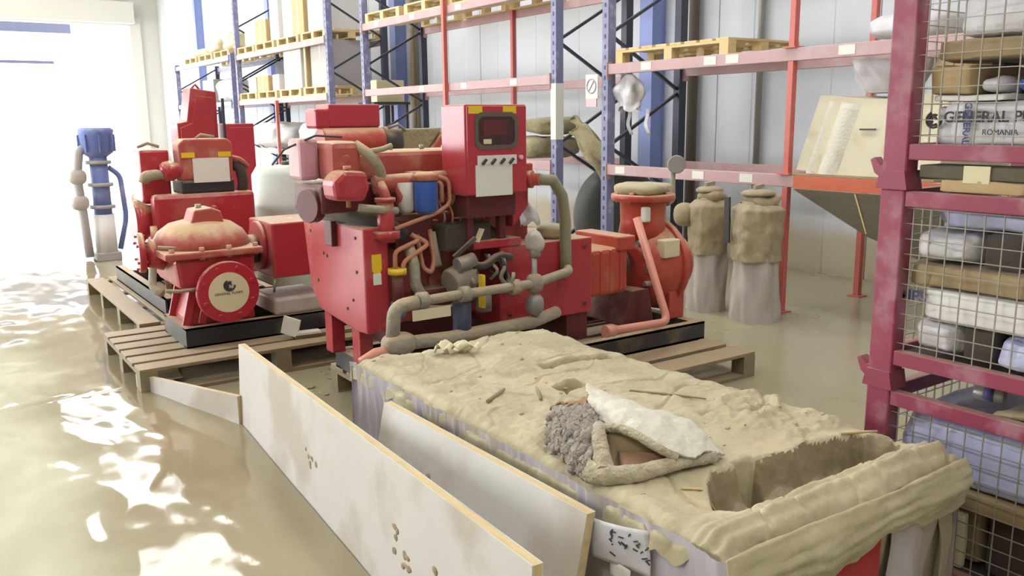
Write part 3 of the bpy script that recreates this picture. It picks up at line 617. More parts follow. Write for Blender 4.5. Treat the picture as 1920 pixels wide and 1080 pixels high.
# control panel
pb = G().box(2.385, 2.775, 3.9, 4.15, 1.205, 1.68).build('panel_body', 'red_panel', S, bevel=.008, label='red control panel cabinet')
dr = G().box(2.392, 2.768, 3.888, 3.9, 1.212, 1.672).build('panel_door', 'red_panel', S, bevel=.004)
def rrect(x0, x1, z0, z1, r, n=6):
    out = []
    for cx, cz, a0 in ((x1-r, z1-r, 0), (x0+r, z1-r, 90), (x0+r, z0+r, 180), (x1-r, z0+r, 270)):
        for k in range(n+1): a = math.radians(a0+90*k/n); out.append((cx+r*math.cos(a), cz+r*math.sin(a)))
    return out
g = G(); o = rrect(2.435, 2.712, 1.445, 1.64, .05); i_ = rrect(2.458, 2.689, 1.468, 1.617, .035); n = len(o)
vv = [(x, 3.884, z) for x, z in o]+[(x, 3.884, z) for x, z in i_]+[(x, 3.889, z) for x, z in o]+[(x, 3.889, z) for x, z in i_]
ff = []
for k in range(n):
    j = (k+1) % n; ff += [(k, j, n+j, n+k), (2*n+k, 2*n+j, j, k), (n+k, n+j, 3*n+j, 3*n+k)]
g.add(vv, ff).build('window_gasket', 'gasket', dr)
G().prism(i_, 'y', 3.8865, 3.889).build('window_pane', 'glass_dark', dr)
G().box(2.49, 2.64, 3.8855, 3.8865, 1.52, 1.60).build('display', 'dark_red', dr)
G().box(2.49, 2.54, 3.8855, 3.8865, 1.475, 1.50).build('meter', 'cream', dr)
for x in (2.40, 2.615): G().box(x, x+.085, 3.8855, 3.888, 1.632, 1.672).build('warning_label', 'yellow', dr)
G().box(2.45, 2.70, 3.884, 3.888, 1.365, 1.415).build('switch_strip', 'paper', dr)
for k in range(4): G().bar((2.475+k*.058, 3.88, 1.37), (2.50+k*.058, 3.88, 1.395), .022, .012).build('switch', 'ink', dr)
G().cyl((2.725, 3.888, 1.40), (2.725, 3.872, 1.40), .012, n=10).build('key_lock', 'pink_sign', dr)
G().box(2.437, 2.672, 3.8855, 3.888, 1.20, 1.365).build('instruction_sheet', 'paper', dr)
G().box(2.42, 2.74, 3.95, 4.14, 1.08, 1.205).build('panel_bracket', 'dark_red', S, bevel=.01)
for x in (2.47, 2.68): G().box(x-.02, x+.02, 4.0, 4.04, .9, 1.1).build('panel_post', 'dark_red', S)
G().prism([(2.75, 1.0), (2.75, 1.24), (2.86, 1.24), (2.86, 1.12)], 'y', 4.0, 4.16).build('manifold_block', 'red', S, bevel=.01)
G().box(2.78, 2.88, 3.98, 4.12, 1.28, 1.36).build('outlet_flange', 'pump_red', S, bevel=.01)
G().lathe((2.84, 3.98, 1.27), (0.6, -.8, 0), [(0, .05), (.03, .05), (.03, .035), (.07, .035)], 14).build('outlet_elbow', 'pump_red', S)
G().tube([(2.88, 3.95, 1.27), (2.98, 3.93, 1.26), (3.06, 3.95, 1.17), (3.10, 3.97, 1.02), (3.11, 3.98, .85), (3.10, 3.96, .70)], .034, 14).build('coolant_hose', 'hose', S)
# front pipework
G().tube([(3.10, 3.95, .74), (3.06, 3.88, .735), (2.75, 3.80, .71), (2.17, 3.80, .705), (1.95, 3.80, .695)], .026, 12, .05).build('front_pipe', 'muddy_pipe', S)
G().tube([(2.02, 3.80, .70), (1.89, 3.80, .69), (1.875, 3.80, .52)], .036, 14, .09).build('pipe_elbow', 'muddy_pipe', S)
for x in (2.05, 2.30, 2.62): G().lathe((x-.025, 3.80, .706), (1, 0, 0), [(0, .03), (0, .042), (.05, .042), (.05, .03)], 14).build('pipe_union', 'muddy_pipe', S)
G().tube([(1.86, 3.80, .50), (2.2, 3.80, .485), (2.76, 3.82, .49), (2.98, 3.9, .50)], .036, 14).build('lower_pipe', 'muddy_pipe', S)
G().ball((1.90, 3.80, .50), .09, .06, .055, 16, 10, .7, .2, 3).build('pipe_tee', 'muddy_pipe', S)
G().tube([(1.94, 3.82, .50), (1.93, 3.84, .30)], .045, 12).build('pipe_stand', 'muddy_pipe', S)
G().tube([(1.70, 3.80, .43), (1.78, 3.79, .47), (1.87, 3.80, .47)], .032, 12).build('hose_tail', 'pipe_red', S)
G().bar((1.97, 3.76, .64), (2.18, 3.74, .645), .002, .055).build('paper_tag', 'cream', S)
G().cyl((2.3, 3.83, .36), (2.3, 3.83, .66), .05).build('strainer_bowl', 'navy_dark', S)
v = G().cyl((2.76, 3.81, .50), (2.76, 3.81, .92), .016, n=10).build('valve_stem', 'steel', S)
G().ball((2.765, 3.81, .945), .048, .045, .055, 18, 12, .75, .3, 2, 20).build('valve_cap', 'grey_pack', v); G().cyl((2.765, 3.81, .86), (2.765, 3.81, .91), .03).build('cap_nut', 'muddy_pipe', v)
G().ball((2.76, 3.81, .71), .05, .045, .055, 14, 10, .8).build('valve_body', 'muddy_pipe', v)
G().ball((2.76, 3.81, .59), .05, .05, .06, 14, 10, .8).build('valve_bowl', 'steel', v)
G().cyl((2.60, 3.80, .70), (2.60, 3.78, .79), .01, n=8).build('bleed_cock', 'steel', S)
G().box(2.45, 2.47, 3.86, 3.9, .60, .78).build('yellow_tag', 'yellow', S)
# cables
for k in range(7):
    a = [(2.52+.03*k+rnd.uniform(-.03, .03), 4.02-rnd.uniform(0, .05), .88-rnd.uniform(0, .06))]
    for q in range(3): a.append((a[-1][0]+rnd.uniform(-.04, .06), 3.95+rnd.uniform(-.03, .06), a[-1][2]-rnd.uniform(.03, .09)))
    G().tube(a, rnd.uniform(.007, .016), 8, .04).build('cable', ('muddy_pipe', 'ink', 'hose')[k % 3], S)
G().bar((2.36, 4.0, .87), (2.48, 3.97, .97), .03, .02).build('tag_strap', 'rubber', S)
G().bar((2.475, 3.95, .95), (2.51, 3.95, 1.02), .05, .004).build('paper_tag', 'cream', S)
# coupling guard and bearing frame
gd = G().box(2.66, 3.33, 4.0, 4.6, .44, .90).build('coupling_guard', 'red', S, bevel=.01)
G().box(2.48, 2.80, 3.99, 4.3, .90, .945).build('guard_shelf', 'red', gd, bevel=.005)
G().box(3.15, 3.31, 4.02, 4.58, .275, .44).build('guard_foot', 'dark_red', gd)
for (x, z) in ((2.72, .85), (3.27, .85), (3.27, .5), (2.72, .5)): G().cyl((x, 4.0, z), (x, 3.988, z), .012, n=6).build('bolt', 'dark_red', gd)
G().box(3.33, 3.70, 4.08, 4.52, .50, .80).build('bearing_frame', 'pump_red', S, bevel=.03)
for x in (3.38, 3.46, 3.54, 3.62): G().box(x, x+.02, 4.074, 4.526, .52, .79).build('frame_rib', 'pump_red', S, bevel=.006)
G().box(3.60, 3.74, 4.06, 4.5, .78, .87).build('oil_cup_block', 'pump_red', S, bevel=.01)
G().cyl((3.70, 4.3, .65), (3.82, 4.3, .65), .10).build('shaft_gland', 'black_metal', S)
G().prism([(3.66, .275), (3.95, .275), (3.90, .5), (3.76, .5)], 'y', 4.1, 4.5).build('pump_foot', 'dark_red', S, bevel=.01)
# volute and discharge
G().lathe((3.85, 4.3, .62), (1, 0, 0), [(0, .12), (.04, .2), (.10, .25), (.18, .28), (.28, .29), (.34, .29), (.36, .27), (.38, .2)], 40).build('volute', 'pump_red', S)
fl = flange((4.12, 4.3, .62), (1, 0, 0), .315, .045, 'pump_red', S, 'casing_flange', 12, bm='pump_red')
G().lathe((4.16, 4.3, .62), (1, 0, 0), [(0, .2), (.06, .16), (.12, .15), (.12, .2), (.15, .2)], 28).build('suction_nozzle', 'pump_red', S)
for k in range(7):
    a = math.radians(100+k*26); G().cyl((3.86, 4.3+.215*math.cos(a), .62+.215*math.sin(a)), (3.915, 4.3+.215*math.cos(a), .62+.215*math.sin(a)), .018, n=8).build('casing_bolt', 'steel', S)
G().box(3.96, 4.10, 4.02, 4.10, .70, .82).build('name_plate', 'cream', S, bevel=.01)
G().lathe((4.02, 4.30, .80), (0, 0, 1), [(0, .17), (.12, .15), (.24, .155), (.27, .17)], 28).build('discharge_neck', 'pump_red', S)
flange((4.02, 4.30, 1.06), (0, 0, 1), .215, .045, 'pump_red', S, 'discharge_flange', 8, bm='pump_red')
G().ball((4.02, 4.30, 1.135), .17, .17, .045, 24, 12, .7, .25, 5, 9).build('mud_cover', 'mud', S)
gs = G().tube([(4.22, 4.28, 1.02), (4.27, 4.27, 1.04), (4.265, 4.27, 1.24)], .016, 8, .03).build('gauge_stalk', 'muddy_pipe', S)
G().lathe((4.265, 4.24, 1.29), (-.62, -.78, 0.05), [(-.03, .04), (-.03, .06), (.01, .062), (.012, .055)], 24).build('pressure_gauge', 'steel', gs)
G().box(4.05, 4.19, 4.06, 4.14, .275, .46).build('pump_leg', 'pump_red', S, bevel=.01)
G().box(4.05, 4.19, 4.46, 4.54, .275, .46).build('pump_leg', 'pump_red', S, bevel=.01)
G().box(3.895, 3.945, 4.14, 4.19, .93, 1.03).build('white_label', 'paper', S, bevel=.01)
G().tube([(3.80, 4.12, .97), (3.80, 3.82, .34), (3.28, 3.76, .37)], .026, 12, .06).build('drain_pipe', 'pipe_red', S)
G().lathe((3.30, 3.765, .37), (-1, -.1, .05), [(0, .026), (0, .036), (.07, .036), (.07, .02)], 14).build('pipe_socket', 'pipe_red', S)
# plastic sheet on the guard
def ps(u, v):
    return (2.845+.15*u+.02*math.sin(9*v), 4.06+.22*v+.02*math.sin(7*u+3*v), .925+.23*math.sin(math.pi*(.12+.76*v))*(.6+.4*math.sin(2.5*u+.3))+.012*math.sin(15*u+4*v))
tag(G().sheet(ps, 18, 12, .006).build('plastic_sheet', 'white_bag'), 'crumpled white plastic sheet on the coupling guard behind the hose', 'plastic')
tag(G().ball((3.12, 4.12, .945), .09, .08, .045, 16, 10, .8, .3, 2, 8).build('mud_lump', 'mud'), 'tan mud lump on the coupling guard beside the plastic sheet', 'lump')

# ------------------------------------------------------------------ left pump set
S = thing('split_case_pump_set', (1.9, 5.95, .17), 'red pump set with round sticker on its suction cover at left', 'pump')
skid(S, 1.32, 3.6, 5.64, 6.22, .17, .30)
G().prism([(1.36, .30), (1.36, .34), (1.46, .62), (1.74, .62), (1.80, .34), (1.80, .30)], 'y', 5.72, 6.12).build('pedestal', 'red', S, bevel=.01)
for y in (5.70, 6.06):
    for x in (1.34, 1.44): G().bar((x, y, .31), (x+.07, y, .58), .02, .05).build('pedestal_rib', 'red', S, bevel=.004)
lo = G().prism([(1.30, .56), (1.78, .56), (1.80, .76), (1.28, .76)], 'y', 5.62, 6.2).build('lower_casing', 'red', S, bevel=.03)
G().box(1.22, 1.84, 5.58, 6.24, .755, .80).build('split_flange', 'red_dusty', S, bevel=.012)
up_ = G().lathe((1.53, 5.91, .80), (0, 0, 1), [(0, .31), (.05, .30), (.10, .27), (.15, .2), (.17, .12)], 28).build('upper_casing', 'red_dusty', S)
G().prism([(1.43, .93), (1.66, .93), (1.64, 1.03), (1.58, 1.055), (1.47, 1.045)], 'y', 5.78, 5.98).build('casing_cap', 'red_dusty', S, bevel=.012)
G().cyl((1.52, 5.88, 1.04), (1.52, 5.88, 1.075), .02, n=10).build('vent_plug', 'steel', S)
for (x, y) in ((1.27, 5.62), (1.45, 5.60), (1.62, 5.60), (1.80, 5.62), (1.27, 6.2), (1.8, 6.2), (1.25, 5.9), (1.82, 5.9)): G().cyl((x, y, .745), (x, y, .825), .018, n=6).build('casing_bolt', 'red_dusty', S)
G().lathe((1.58, 5.62, .53), (0, -1, 0), [(-.2, .15), (0, .14), (.06, .14)], 28).build('suction_neck', 'red', S)
fl = flange((1.58, 5.57, .53), (0, -1, 0), .20, .04, 'red_panel', S, 'suction_cover', 8, bm='red_panel')
G().lathe((1.58, 5.531, .53), (0, -1, 0), [(0, .10), (0, .195), (.006, .195), (.006, .10)], 40).build('cover_plate', 'red_panel', fl)
stk = G().lathe((1.58, 5.5255, .53), (0, -1, 0), [(0, .13), (.002, .13)], 40).build('round_sticker', 'cream', fl, label='cream round sticker with dark logo')
lg = G()
for k in range(3):
    P = [(1.585+(.012+.011*k)*math.cos(a*math.pi/8+k), 5.5225, .575+(.012+.011*k)*math.sin(a*math.pi/8+k)) for a in range(12)]; lg.tube(P, .0065, 6)
lg.build('logo', 'ink', stk)
text('GENERAL PUMPS', .024, 'ink', stk, (1.487, 5.523, .515), (1, 0, 0), (0, 0, 1))
flange((1.17, 5.92, .78), (-1, .1, 0), .13, .04, 'red', S, 'side_flange', 6, bm='red')
G().cyl((1.17, 5.92, .78), (1.3, 5.91, .74), .09).build('side_nozzle', 'red', S)
G().tube([(1.21, 5.6, .57), (1.3, 5.59, .56), (1.40, 5.60, .56)], .012, 8).build('drain_line', 'muddy_pipe', S)
G().tube([(1.2, 5.66, .84), (1.3, 5.62, .83)], .01, 8).build('vent_line', 'muddy_pipe', S)
G().cyl((1.80, 5.92, .74), (1.93, 5.92, .74), .10).build('shaft_gland', 'black_metal', S)
flange((1.90, 5.92, .76), (1, 0, 0), .17, .03, 'red', S, 'guard_ring', 0)
gd = G().box(1.93, 2.40, 5.66, 6.14, .56, .935).build('coupling_guard', 'red', S, bevel=.012)
G().tube([(1.93, 5.66, .55), (1.90, 5.6, .48)], .008, 6).build('guard_stay', 'rubber', S)
G().box(1.92, 2.3, 5.66, 6.1, .301, .42).build('motor_plinth', 'grey_pack', S, bevel=.02)
# its engine, seen over the middle set
G().box(2.45, 3.45, 5.66, 6.2, .40, 1.18).build('engine_block', 'red_dusty', S, bevel=.03)
G().box(2.5, 3.4, 5.75, 6.1, 1.18, 1.34).build('valve_cover', 'red_dusty', S, bevel=.02)
af = G().lathe((2.40, 5.9, 1.455), (1, 0, 0), [(0, .07), (.0, .10), (.02, .105), (.46, .105), (.48, .10), (.48, .06)], 28).build('air_filter', 'pump_red', S)
G().box(2.46, 2.86, 5.86, 6.1, 1.56, 1.72).build('expansion_tank', 'red_panel', S, bevel=.012)
G().box(2.36, 2.47, 5.86, 6.06, 1.55, 1.69).build('tank_end', 'red_panel', S, bevel=.02)
G().lathe((2.88, 5.9, 1.45), (1, 0, 0), [(0, .08), (0, .105), (.04, .11), (.13, .10), (.15, .08)], 24).build('filter_boot', 'rubber', S)
G().tube([(2.90, 5.82, 1.55), (2.97, 5.80, 1.575), (3.04, 5.82, 1.53)], .012, 8).build('boot_clip', 'steel', S)
G().prism([(3.02, 1.36), (3.22, 1.36), (3.38, 1.54), (3.5, 1.54), (3.5, 1.3), (3.02, 1.3)], 'y', 5.8, 6.0).build('air_duct', 'red_dusty', S, bevel=.012)
G().prism([(3.02, 1.54), (3.36, 1.545), (3.22, 1.37), (3.02, 1.37)], 'y', 5.82, 5.98).build('duct_cover', 'straw', S, bevel=.012)
for x in (2.55, 2.80): G().box(x-.03, x+.03, 5.88, 5.94, 1.33, 1.37).build('filter_saddle', 'red', S)
# loose things on the left pallet
tag(G().bar((1.98, 5.50, .185), (2.5, 5.46, .185), .10, .02).build('wood_offcut', 'wood_dirty'), 'muddy timber offcut lying right of the round sticker', 'wood')
t = thing('white_carton_scrap', (2.1, 5.48, .2), 'white carton scrap lying beside the suction cover', 'scrap')
G().bar((1.92, 5.53, .27), (2.0, 5.45, .24), .02, .12).build('flap', 'paper', t); G().bar((1.98, 5.48, .205), (2.15, 5.46, .205), .08, .015).build('sheet', 'paper', t)

# ------------------------------------------------------------------ farther pump set
S = thing('engine_pump_set', (1.9, 7.5, .17), 'red engine set with white instruction plate behind the left pump', 'pump')
for x in (1.45, 2.3):
    channel(G(), (x, 6.75, .17), 1.9, 'y', .13, .07, 1 if x < 2 else -1).build('skid_rail', 'black_metal', S)
G().box(1.5, 2.26, 6.85, 6.92, .175, .295).build('cross_member', 'black_metal', S); G().box(1.5, 2.26, 8.3, 8.37, .175, .295).build('cross_member', 'black_metal', S)
ra = G().box(1.48, 2.27, 7.0, 7.12, .55, 1.06).build('radiator_guard', 'red', S, bevel=.035)
G().ball((1.93, 6.99, .93), .03, .02, .03, 12, 8).build('guard_boss', 'red', ra)
for x in (1.55, 2.15): G().box(x, x+.07, 7.0, 7.1, .30, .57).build('radiator_leg', 'red', S)
G().box(1.55, 2.2, 7.14, 8.2, .38, 1.0).build('engine_block', 'red_dusty', S, bevel=.03)
G().box(1.70, 2.12, 7.02, 7.3, 1.05, 1.16).build('dark_manifold', 'black_metal', S, bevel=.02)
pb = G().prism([(1.71, 1.16), (2.11, 1.16), (2.12, 1.44), (2.08, 1.48), (1.75, 1.48), (1.70, 1.44)], 'y', 7.02, 7.22).build('control_box', 'red_dusty', S, bevel=.015)
G().box(1.80, 2.08, 7.012, 7.02, 1.14, 1.33).build('instruction_plate', 'paper', pb)
for x in (1.72, 2.0): G().box(x, x+.1, 7.012, 7.02, 1.335, 1.375).build('yellow_label', 'yellow', pb)
G().tube([(1.86, 7.1, 1.48), (1.9, 7.1, 1.51), (2.0, 7.1, 1.49)], .012, 8).build('lifting_eye', 'muddy_pipe', pb)
G().box(1.44, 1.66, 7.15, 7.5, 0.985, 1.40).build('side_tank', 'red', S, bevel=.02)
G().tube([(1.44, 7.2, 1.42), (1.52, 7.2, 1.45), (1.60, 7.2, 1.42)], .012, 8).build('tank_handle', 'muddy_pipe', S)
G().tube([(1.44, 7.06, 1.16), (1.45, 7.05, 1.205), (1.53, 7.04, 1.215), (1.62, 7.08, 1.21)], [.04, .042, .04, .035], 12, .03).build('muddy_elbow', 'muddy_pipe', S)
G().lathe((1.57, 7.08, 1.23), (1, -.1, .1), [(0, .03), (0, .055), (.03, .075), (.08, .08), (.12, .06), (.16, .05)], 18).build('turbo_housing', 'red', S)
G().tube([(2.12, 7.1, 1.27), (2.18, 7.06, 1.25), (2.20, 7.06, 1.12), (2.19, 7.08, 1.06)], .045, 12, .05).build('exhaust_elbow', 'brown_dark', S)
G().tube([(2.1, 7.05, 1.33), (2.18, 7.03, 1.31), (2.24, 7.05, 1.25)], .02, 10, .03).build('outlet_pipe', 'red_dusty', S)
G().lathe((1.36, 7.2, .85), (1, 0, 0), [(0, .06), (.0, .16), (.05, .17), (.1, .13), (.2, .1)], 24).build('flywheel_cover', 'red', S)
G().lathe((1.42, 6.9, .72), (1, -.2, 0), [(0, .06), (0, .12), (.05, .12), (.05, .06)], 22).build('side_flange', 'red', S)
G().tube([(1.42, 7.2, .75), (1.44, 7.0, .55), (1.40, 6.92, .36), (1.46, 6.85, .32)], .03, 10, .08).build('side_hose', 'muddy_pipe', S)
for k in range(5): G().tube([(1.46+.03*k, 6.95, .60-.03*k), (1.5+.03*k, 6.9, .45), (1.52+.02*k, 6.95, .34)], .012, 8, .04).build('oil_line', ('copper', 'muddy_pipe', 'red')[k % 3], S)
t = thing('steel_cabinet', (2.5, 9.6, 0), 'taller dusty red steel cabinet behind the farther engine', 'cabinet', 'red cabinets')
G().prism([(2.30, 0), (2.30, 1.60), (2.40, 1.62), (2.46, 1.96), (2.72, 1.92), (2.70, 0)], 'y', 9.45, 9.75).build('body', 'red', t, bevel=.01)
G().prism([(2.33, .06), (2.33, 1.55), (2.45, 1.6), (2.50, 1.88), (2.68, 1.86), (2.67, .06)], 'y', 9.435, 9.45).build('door', 'red', t, bevel=.004)
G().tube([(2.5, 9.6, 1.94), (2.55, 9.6, 2.0), (2.6, 9.6, 1.93)], .015, 6).build('lifting_eye', 'red', t)
t = thing('steel_cabinet', (2.88, 9.5, 0), 'lower crimson steel cabinet right of the taller one', 'cabinet', 'red cabinets')
G().box(2.76, 3.05, 9.3, 9.7, 0, 1.59).build('body', 'red_panel', t, bevel=.01); G().box(2.78, 3.03, 9.29, 9.3, .05, 1.55).build('door', 'red_panel', t, bevel=.004)
G().box(2.735, 2.758, 9.32, 9.35, 1.0, 1.85).build('antenna_post', 'ink', t)
# pumps by the water near the door
t = thing('blue_pump', (1.78, 11.2, 0), 'blue vertical motor pump standing in the glare beside the water', 'pump')
G().lathe((1.80, 11.2, 1.22), (0, 0, 1), [(0, .10), (.05, .17), (.28, .19), (.31, .2), (.34, .16)], 22).build('motor', 'blue_plain', t)
for i in range(8):
    a = i*math.pi/4; G().box(-.006, .006, .17, .205, 1.28, 1.48, Matrix.Translation((1.80, 11.2, 0)) @ Matrix.Rotation(a, 4, 'Z')).build('cooling_fin', 'blue_plain', t)
G().cyl((1.80, 11.2, .55), (1.80, 11.2, 1.22), .10).build('pump_barrel', 'blue_plain', t)
for z in (.62, .88, 1.14): G().cyl((1.80, 11.2, z), (1.80, 11.2, z+.04), .14).build('clamp_ring', 'grey_box', t)
G().box(1.66, 1.94, 11.08, 11.32, .0, .10).build('base_block', 'grey_box', t, bevel=.01); G().cyl((1.80, 11.2, .10), (1.80, 11.2, .55), .12).build('pump_stage', 'white_box', t)
G().tube([(1.6, 11.15, .06), (1.58, 11.15, .5), (1.55, 11.15, 1.0), (1.60, 11.17, 1.3), (1.72, 11.2, 1.35)], .05, 12, .1).build('riser_pipe', 'grey_box', t)
for z in (.7, 1.0): G().ball((1.555, 11.15, z), .10, .08, .09, 14, 10, .8).build('valve', 'grey_pack', t)
G().tube([(1.9, 11.2, 1.1), (2.02, 11.2, 1.0), (2.05, 11.2, .5), (1.95, 11.2, .12)], .03, 10, .1).build('return_pipe', 'blue_plain', t)

# ------------------------------------------------------------------ mud-covered crate in front
CX0, CX1, CY0, CY1, CZ = 1.45, 2.475, 1.25, 3.35, 0.60
def gauss(d, w_): return math.exp(-(d/w_)**2)
def boxmask(x, y, x0, x1, y0, y1, s=.02):
    return sst(x0-s, x0+s, x)*(1-sst(x1-s, x1+s, x))*sst(y0-s, y0+s, y)*(1-sst(y1-s, y1+s, y))
def mudtop(x, y):
    z = CZ + .014*fbm(x*2.6, y*2.6, 1) + .010*fbm(x*9, y*9, 2, 6)+.004*abs(fbm(x*24, y*24, 6, 4))
    r = abs(noise.noise(Vector((x*4.2, y*4.2, 7)))); z -= .014*(1-sst(0, .05, r))*sst(0, .4, noise.noise(Vector((x*1.7, y*1.7, 3)))+.2)
    ys = 2.885-.10*(x-1.45); z -= .035*gauss(y-ys, .012)*sst(1.5, 1.75, x); z += .012*boxmask(x, y, 1.6, 2.44, ys-.11, ys-.01)
    yl = 2.745-.10*(x-1.99); z -= .10*boxmask(x, y, 2.02, 2.35, yl-.02, yl+.016, .010)
    z -= .13*boxmask(x, y, 1.93, 2.03, 2.46, 2.54, .012)
    wob = .03*fbm(x*6, 4.0, 5); tr = boxmask(x, y, 1.66, 2.40, 1.395, 1.395+.19*sst(1.56, 1.80, x)+wob*.8-.05*sst(2.15, 2.4, x), .026); z -= tr*(.115+.03*fbm(x*9, y*9, 4))
    z -= .02*boxmask(x, y, 1.55, 1.74, 1.45, 1.62, .04)
    z -= .20*boxmask(x, y, 1.885, 1.965, 1.53, 1.615, .008); z -= .09*boxmask(x, y, 1.93, 2.12, 1.41, 1.47, .02); z -= .06*boxmask(x, y, 2.32, 2.40, 1.40, 1.44, .014)
    z += .028*gauss(y-1.315, .055) + .007*math.sin(y*150+3*fbm(x*1.5, y*1.5))*gauss(y-1.31, .06)
    z += .03*abs(fbm(x*11, y*11, 9))*boxmask(x, y, 2.15, 2.46, 1.58, 2.0, .1)
    rr = math.hypot(x-2.33, y-1.93); z += .014*gauss(rr-.10, .018)
    e = min(x-CX0, CX1-x, y-CY0, CY1-y); z -= .035*(1-sst(-.005, .05, e))
    return z
C = thing('mud_crate', (1.96, 2.3, 0), 'mud-caked film-wrapped crate with hollows in front', 'crate')
def topf(u, v):
    u = -.03+1.06*u; v = -.015+1.03*v; ov = max(0, -u, u-1)/.03+max(0, -v, v-1)/.015; u = min(1, max(0, u)); v = min(1, max(0, v))
    x = CX0-.004+(CX1-CX0+.008)*u; y = CY0-.004+(CY1-CY0+.008)*v
    xe = x+(.018*fbm(y*5, 1.0, 2)*((1-u)**6+u**6)); ye = y+.015*fbm(x*6, 2.0, 3)*((1-v)**10+v**10)
    return (xe, ye, mudtop(x, y)-min(1.2, ov)*(.05+.03*fbm(x*7, y*7, 3)))
ga = G().grid(topf, 190, 380); gw = G(); keep = []; shaded = []
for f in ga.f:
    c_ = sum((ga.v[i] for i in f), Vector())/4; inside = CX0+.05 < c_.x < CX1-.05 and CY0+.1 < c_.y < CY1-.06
    (shaded if inside and boxmask(c_.x, c_.y, 1.66, 2.40, 1.395, 1.395+.19*sst(1.56, 1.80, c_.x)+.03*fbm(c_.x*6, 4.0, 5)*.8-.05*sst(2.15, 2.4, c_.x), .026) > .10+.08*noise.noise(c_*16) else keep).append(f)
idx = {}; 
for f in shaded:
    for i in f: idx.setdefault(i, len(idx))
gw.add([ga.v[i] for i in idx], [tuple(idx[i] for i in f) for f in shaded], True)
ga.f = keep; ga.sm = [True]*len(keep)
ga.build('mud_top', 'mud', C); gw.v and gw.build('shaded_hollow', 'mud_wet_shade', C, label='damp mud darkened for shade in the long hollow')  # hollow faces take a darker colour as recess shade
def wr(a, z, s): return .010*fbm(a*5, z*1.6, s)+.007*fbm(a*22, z*2.5, s+2)
def left(u, v):
    y = CY1+.006-(CY1-CY0+.02)*u; z = (CZ-.012)*v; k = sst(.86, 1, 1-u)*.02*math.sin(y*60)
    return (CX0-.004+wr(y, z, 11)*(1.0+.6*v)-k*0.6+.012*(1-sst(0.8, 1, v)), y, z)
G().grid(left, 260, 40).build('film_side', 'film', C, label='grey plastic film with mud streaks')
G().grid(lambda u, v: (CX1+.004-wr(u*3, v, 21), CY0+(CY1-CY0)*u, (CZ-.03)*v), 60, 14).build('film_side', 'film', C)
G().grid(lambda u, v: (CX1-(CX1-CX0)*u, CY1+.004-wr(u*3, v, 31), (CZ-.03)*v), 60, 14).build('film_side', 'film', C)
G().grid(lambda u, v: (CX0+(CX1-CX0)*u, CY0+.02+wr(u*2, v*.6, 41), (CZ-.05)*v), 80, 30).build('cardboard_end', 'tan_pack', C)
def hang(u, v):
    x = CX0-.01+(CX1-CX0+.025)*u; dz = (.17+.05*fbm(x*4, 0, 8)-.05*u)*v
    return (x, CY0-.008-.020*math.sin(math.pi*min(1, v*1.1))-.010*fbm(x*2.2, v*8, 6, 4)-.004*fbm(x*14, v*5, 2, 4), CZ-.02+.015*gauss(v, .3)-dz)
G().sheet(hang, 150, 24, .004).build('film_overhang', 'film_mud', C, label='rolled muddy film along the end')
G().grid(lambda u, v: (1.80+.27*u+.03*v, CY0+.008+wr(u, v, 41)*.3, .0+(.47)*v), 16, 16).build('red_print', 'red_print', C)
G().sheet(lambda u, v: (2.12+.22*u+.02*math.sin(8*v), CY0-.004-.01*math.sin(9*u+4*v), .0+.46*v), 14, 14, .003).build('loose_film', 'film', C)
G().sheet(lambda u, v: (CX1-.10+.13*u+.012*math.sin(12*v), CY0-.012-.014*math.sin(7*u+5*v)+.05*u, .0+.54*v), 10, 20, .003).build('corner_wrap', 'tan_pack', C)
# wooden base under the wrap
for y in (1.28, 2.2, 3.22): G().box(CX0+.03, CX1-.03, y, y+.1, 0, .1).build('base_runner', 'wood_dirty', C)
def lab(u, v):
    y = 1.70-.21*u; z = .535+.035*u-.12*v-.015*u*v
    return (1.432-.012*math.sin(3*u+2*v)-.022*(1-v)*(1-u), y, z)
lb = G().sheet(lab, 14, 10, .002).build('label_pouch', 'white_bag', C, label='crumpled white label pouch with dark scribbles')
for k in range(22):
    u = rnd.uniform(.35, .95); v = rnd.uniform(.15, .75); a = Vector(lab(u, v)); b = Vector(lab(min(1, u+rnd.uniform(.02, .09)), min(1, v+rnd.uniform(-.1, .1))))
    G().bar(a-Vector((.003, 0, 0)), b-Vector((.003, 0, 0)), .005, .003).build('ink_stroke', 'ink', lb)
G().sheet(lambda u, v: (1.434, 1.635-.08*u, .43-.05*v), 4, 4, .002).build('white_slip', 'paper', C)
def stick(p, q, r_, label, m='wood_new', name='twig'):
    a = Vector((p[0], p[1], mudtop(*p)+r_)); b = Vector((q[0], q[1], mudtop(*q)+r_)); mid = (a+b)/2; mid.z = max(mid.z, mudtop(mid.x, mid.y)+r_)
    return tag(G().tube([a, mid, b], [r_, r_*1.1, r_*.7], 7).build(name, m), label, 'twig', 'twigs on the mud crate')
stick((1.66, 1.60), (1.76, 1.54), .004, 'pale twig on the mud near the rug, over the hollow')
stick((2.34, 1.57), (2.43, 1.50), .005, 'pale twig across the hollow by the maroon post')
stick((1.60, 2.50), (1.74, 2.60), .007, 'dark crooked twig lying left of the rug on the mud', 'mud_wet_shade')
stick((1.78, 2.42), (1.86, 2.56), .006, 'thin curved twig between the pocket hole and the left edge', 'mud_wet_shade')
stick((2.10, 2.30), (2.25, 2.06), .004, 'long thin straw lying right of the rug', 'straw')
pts = []
for k in range(60):
    x = rnd.uniform(1.5, 2.44); y = rnd.uniform(1.6, 3.3) if k % 3 else rnd.uniform(1.6, 2.0)
    pts.append((x, y, mudtop(x, y), rnd.uniform(.003, .007)))
g = G()
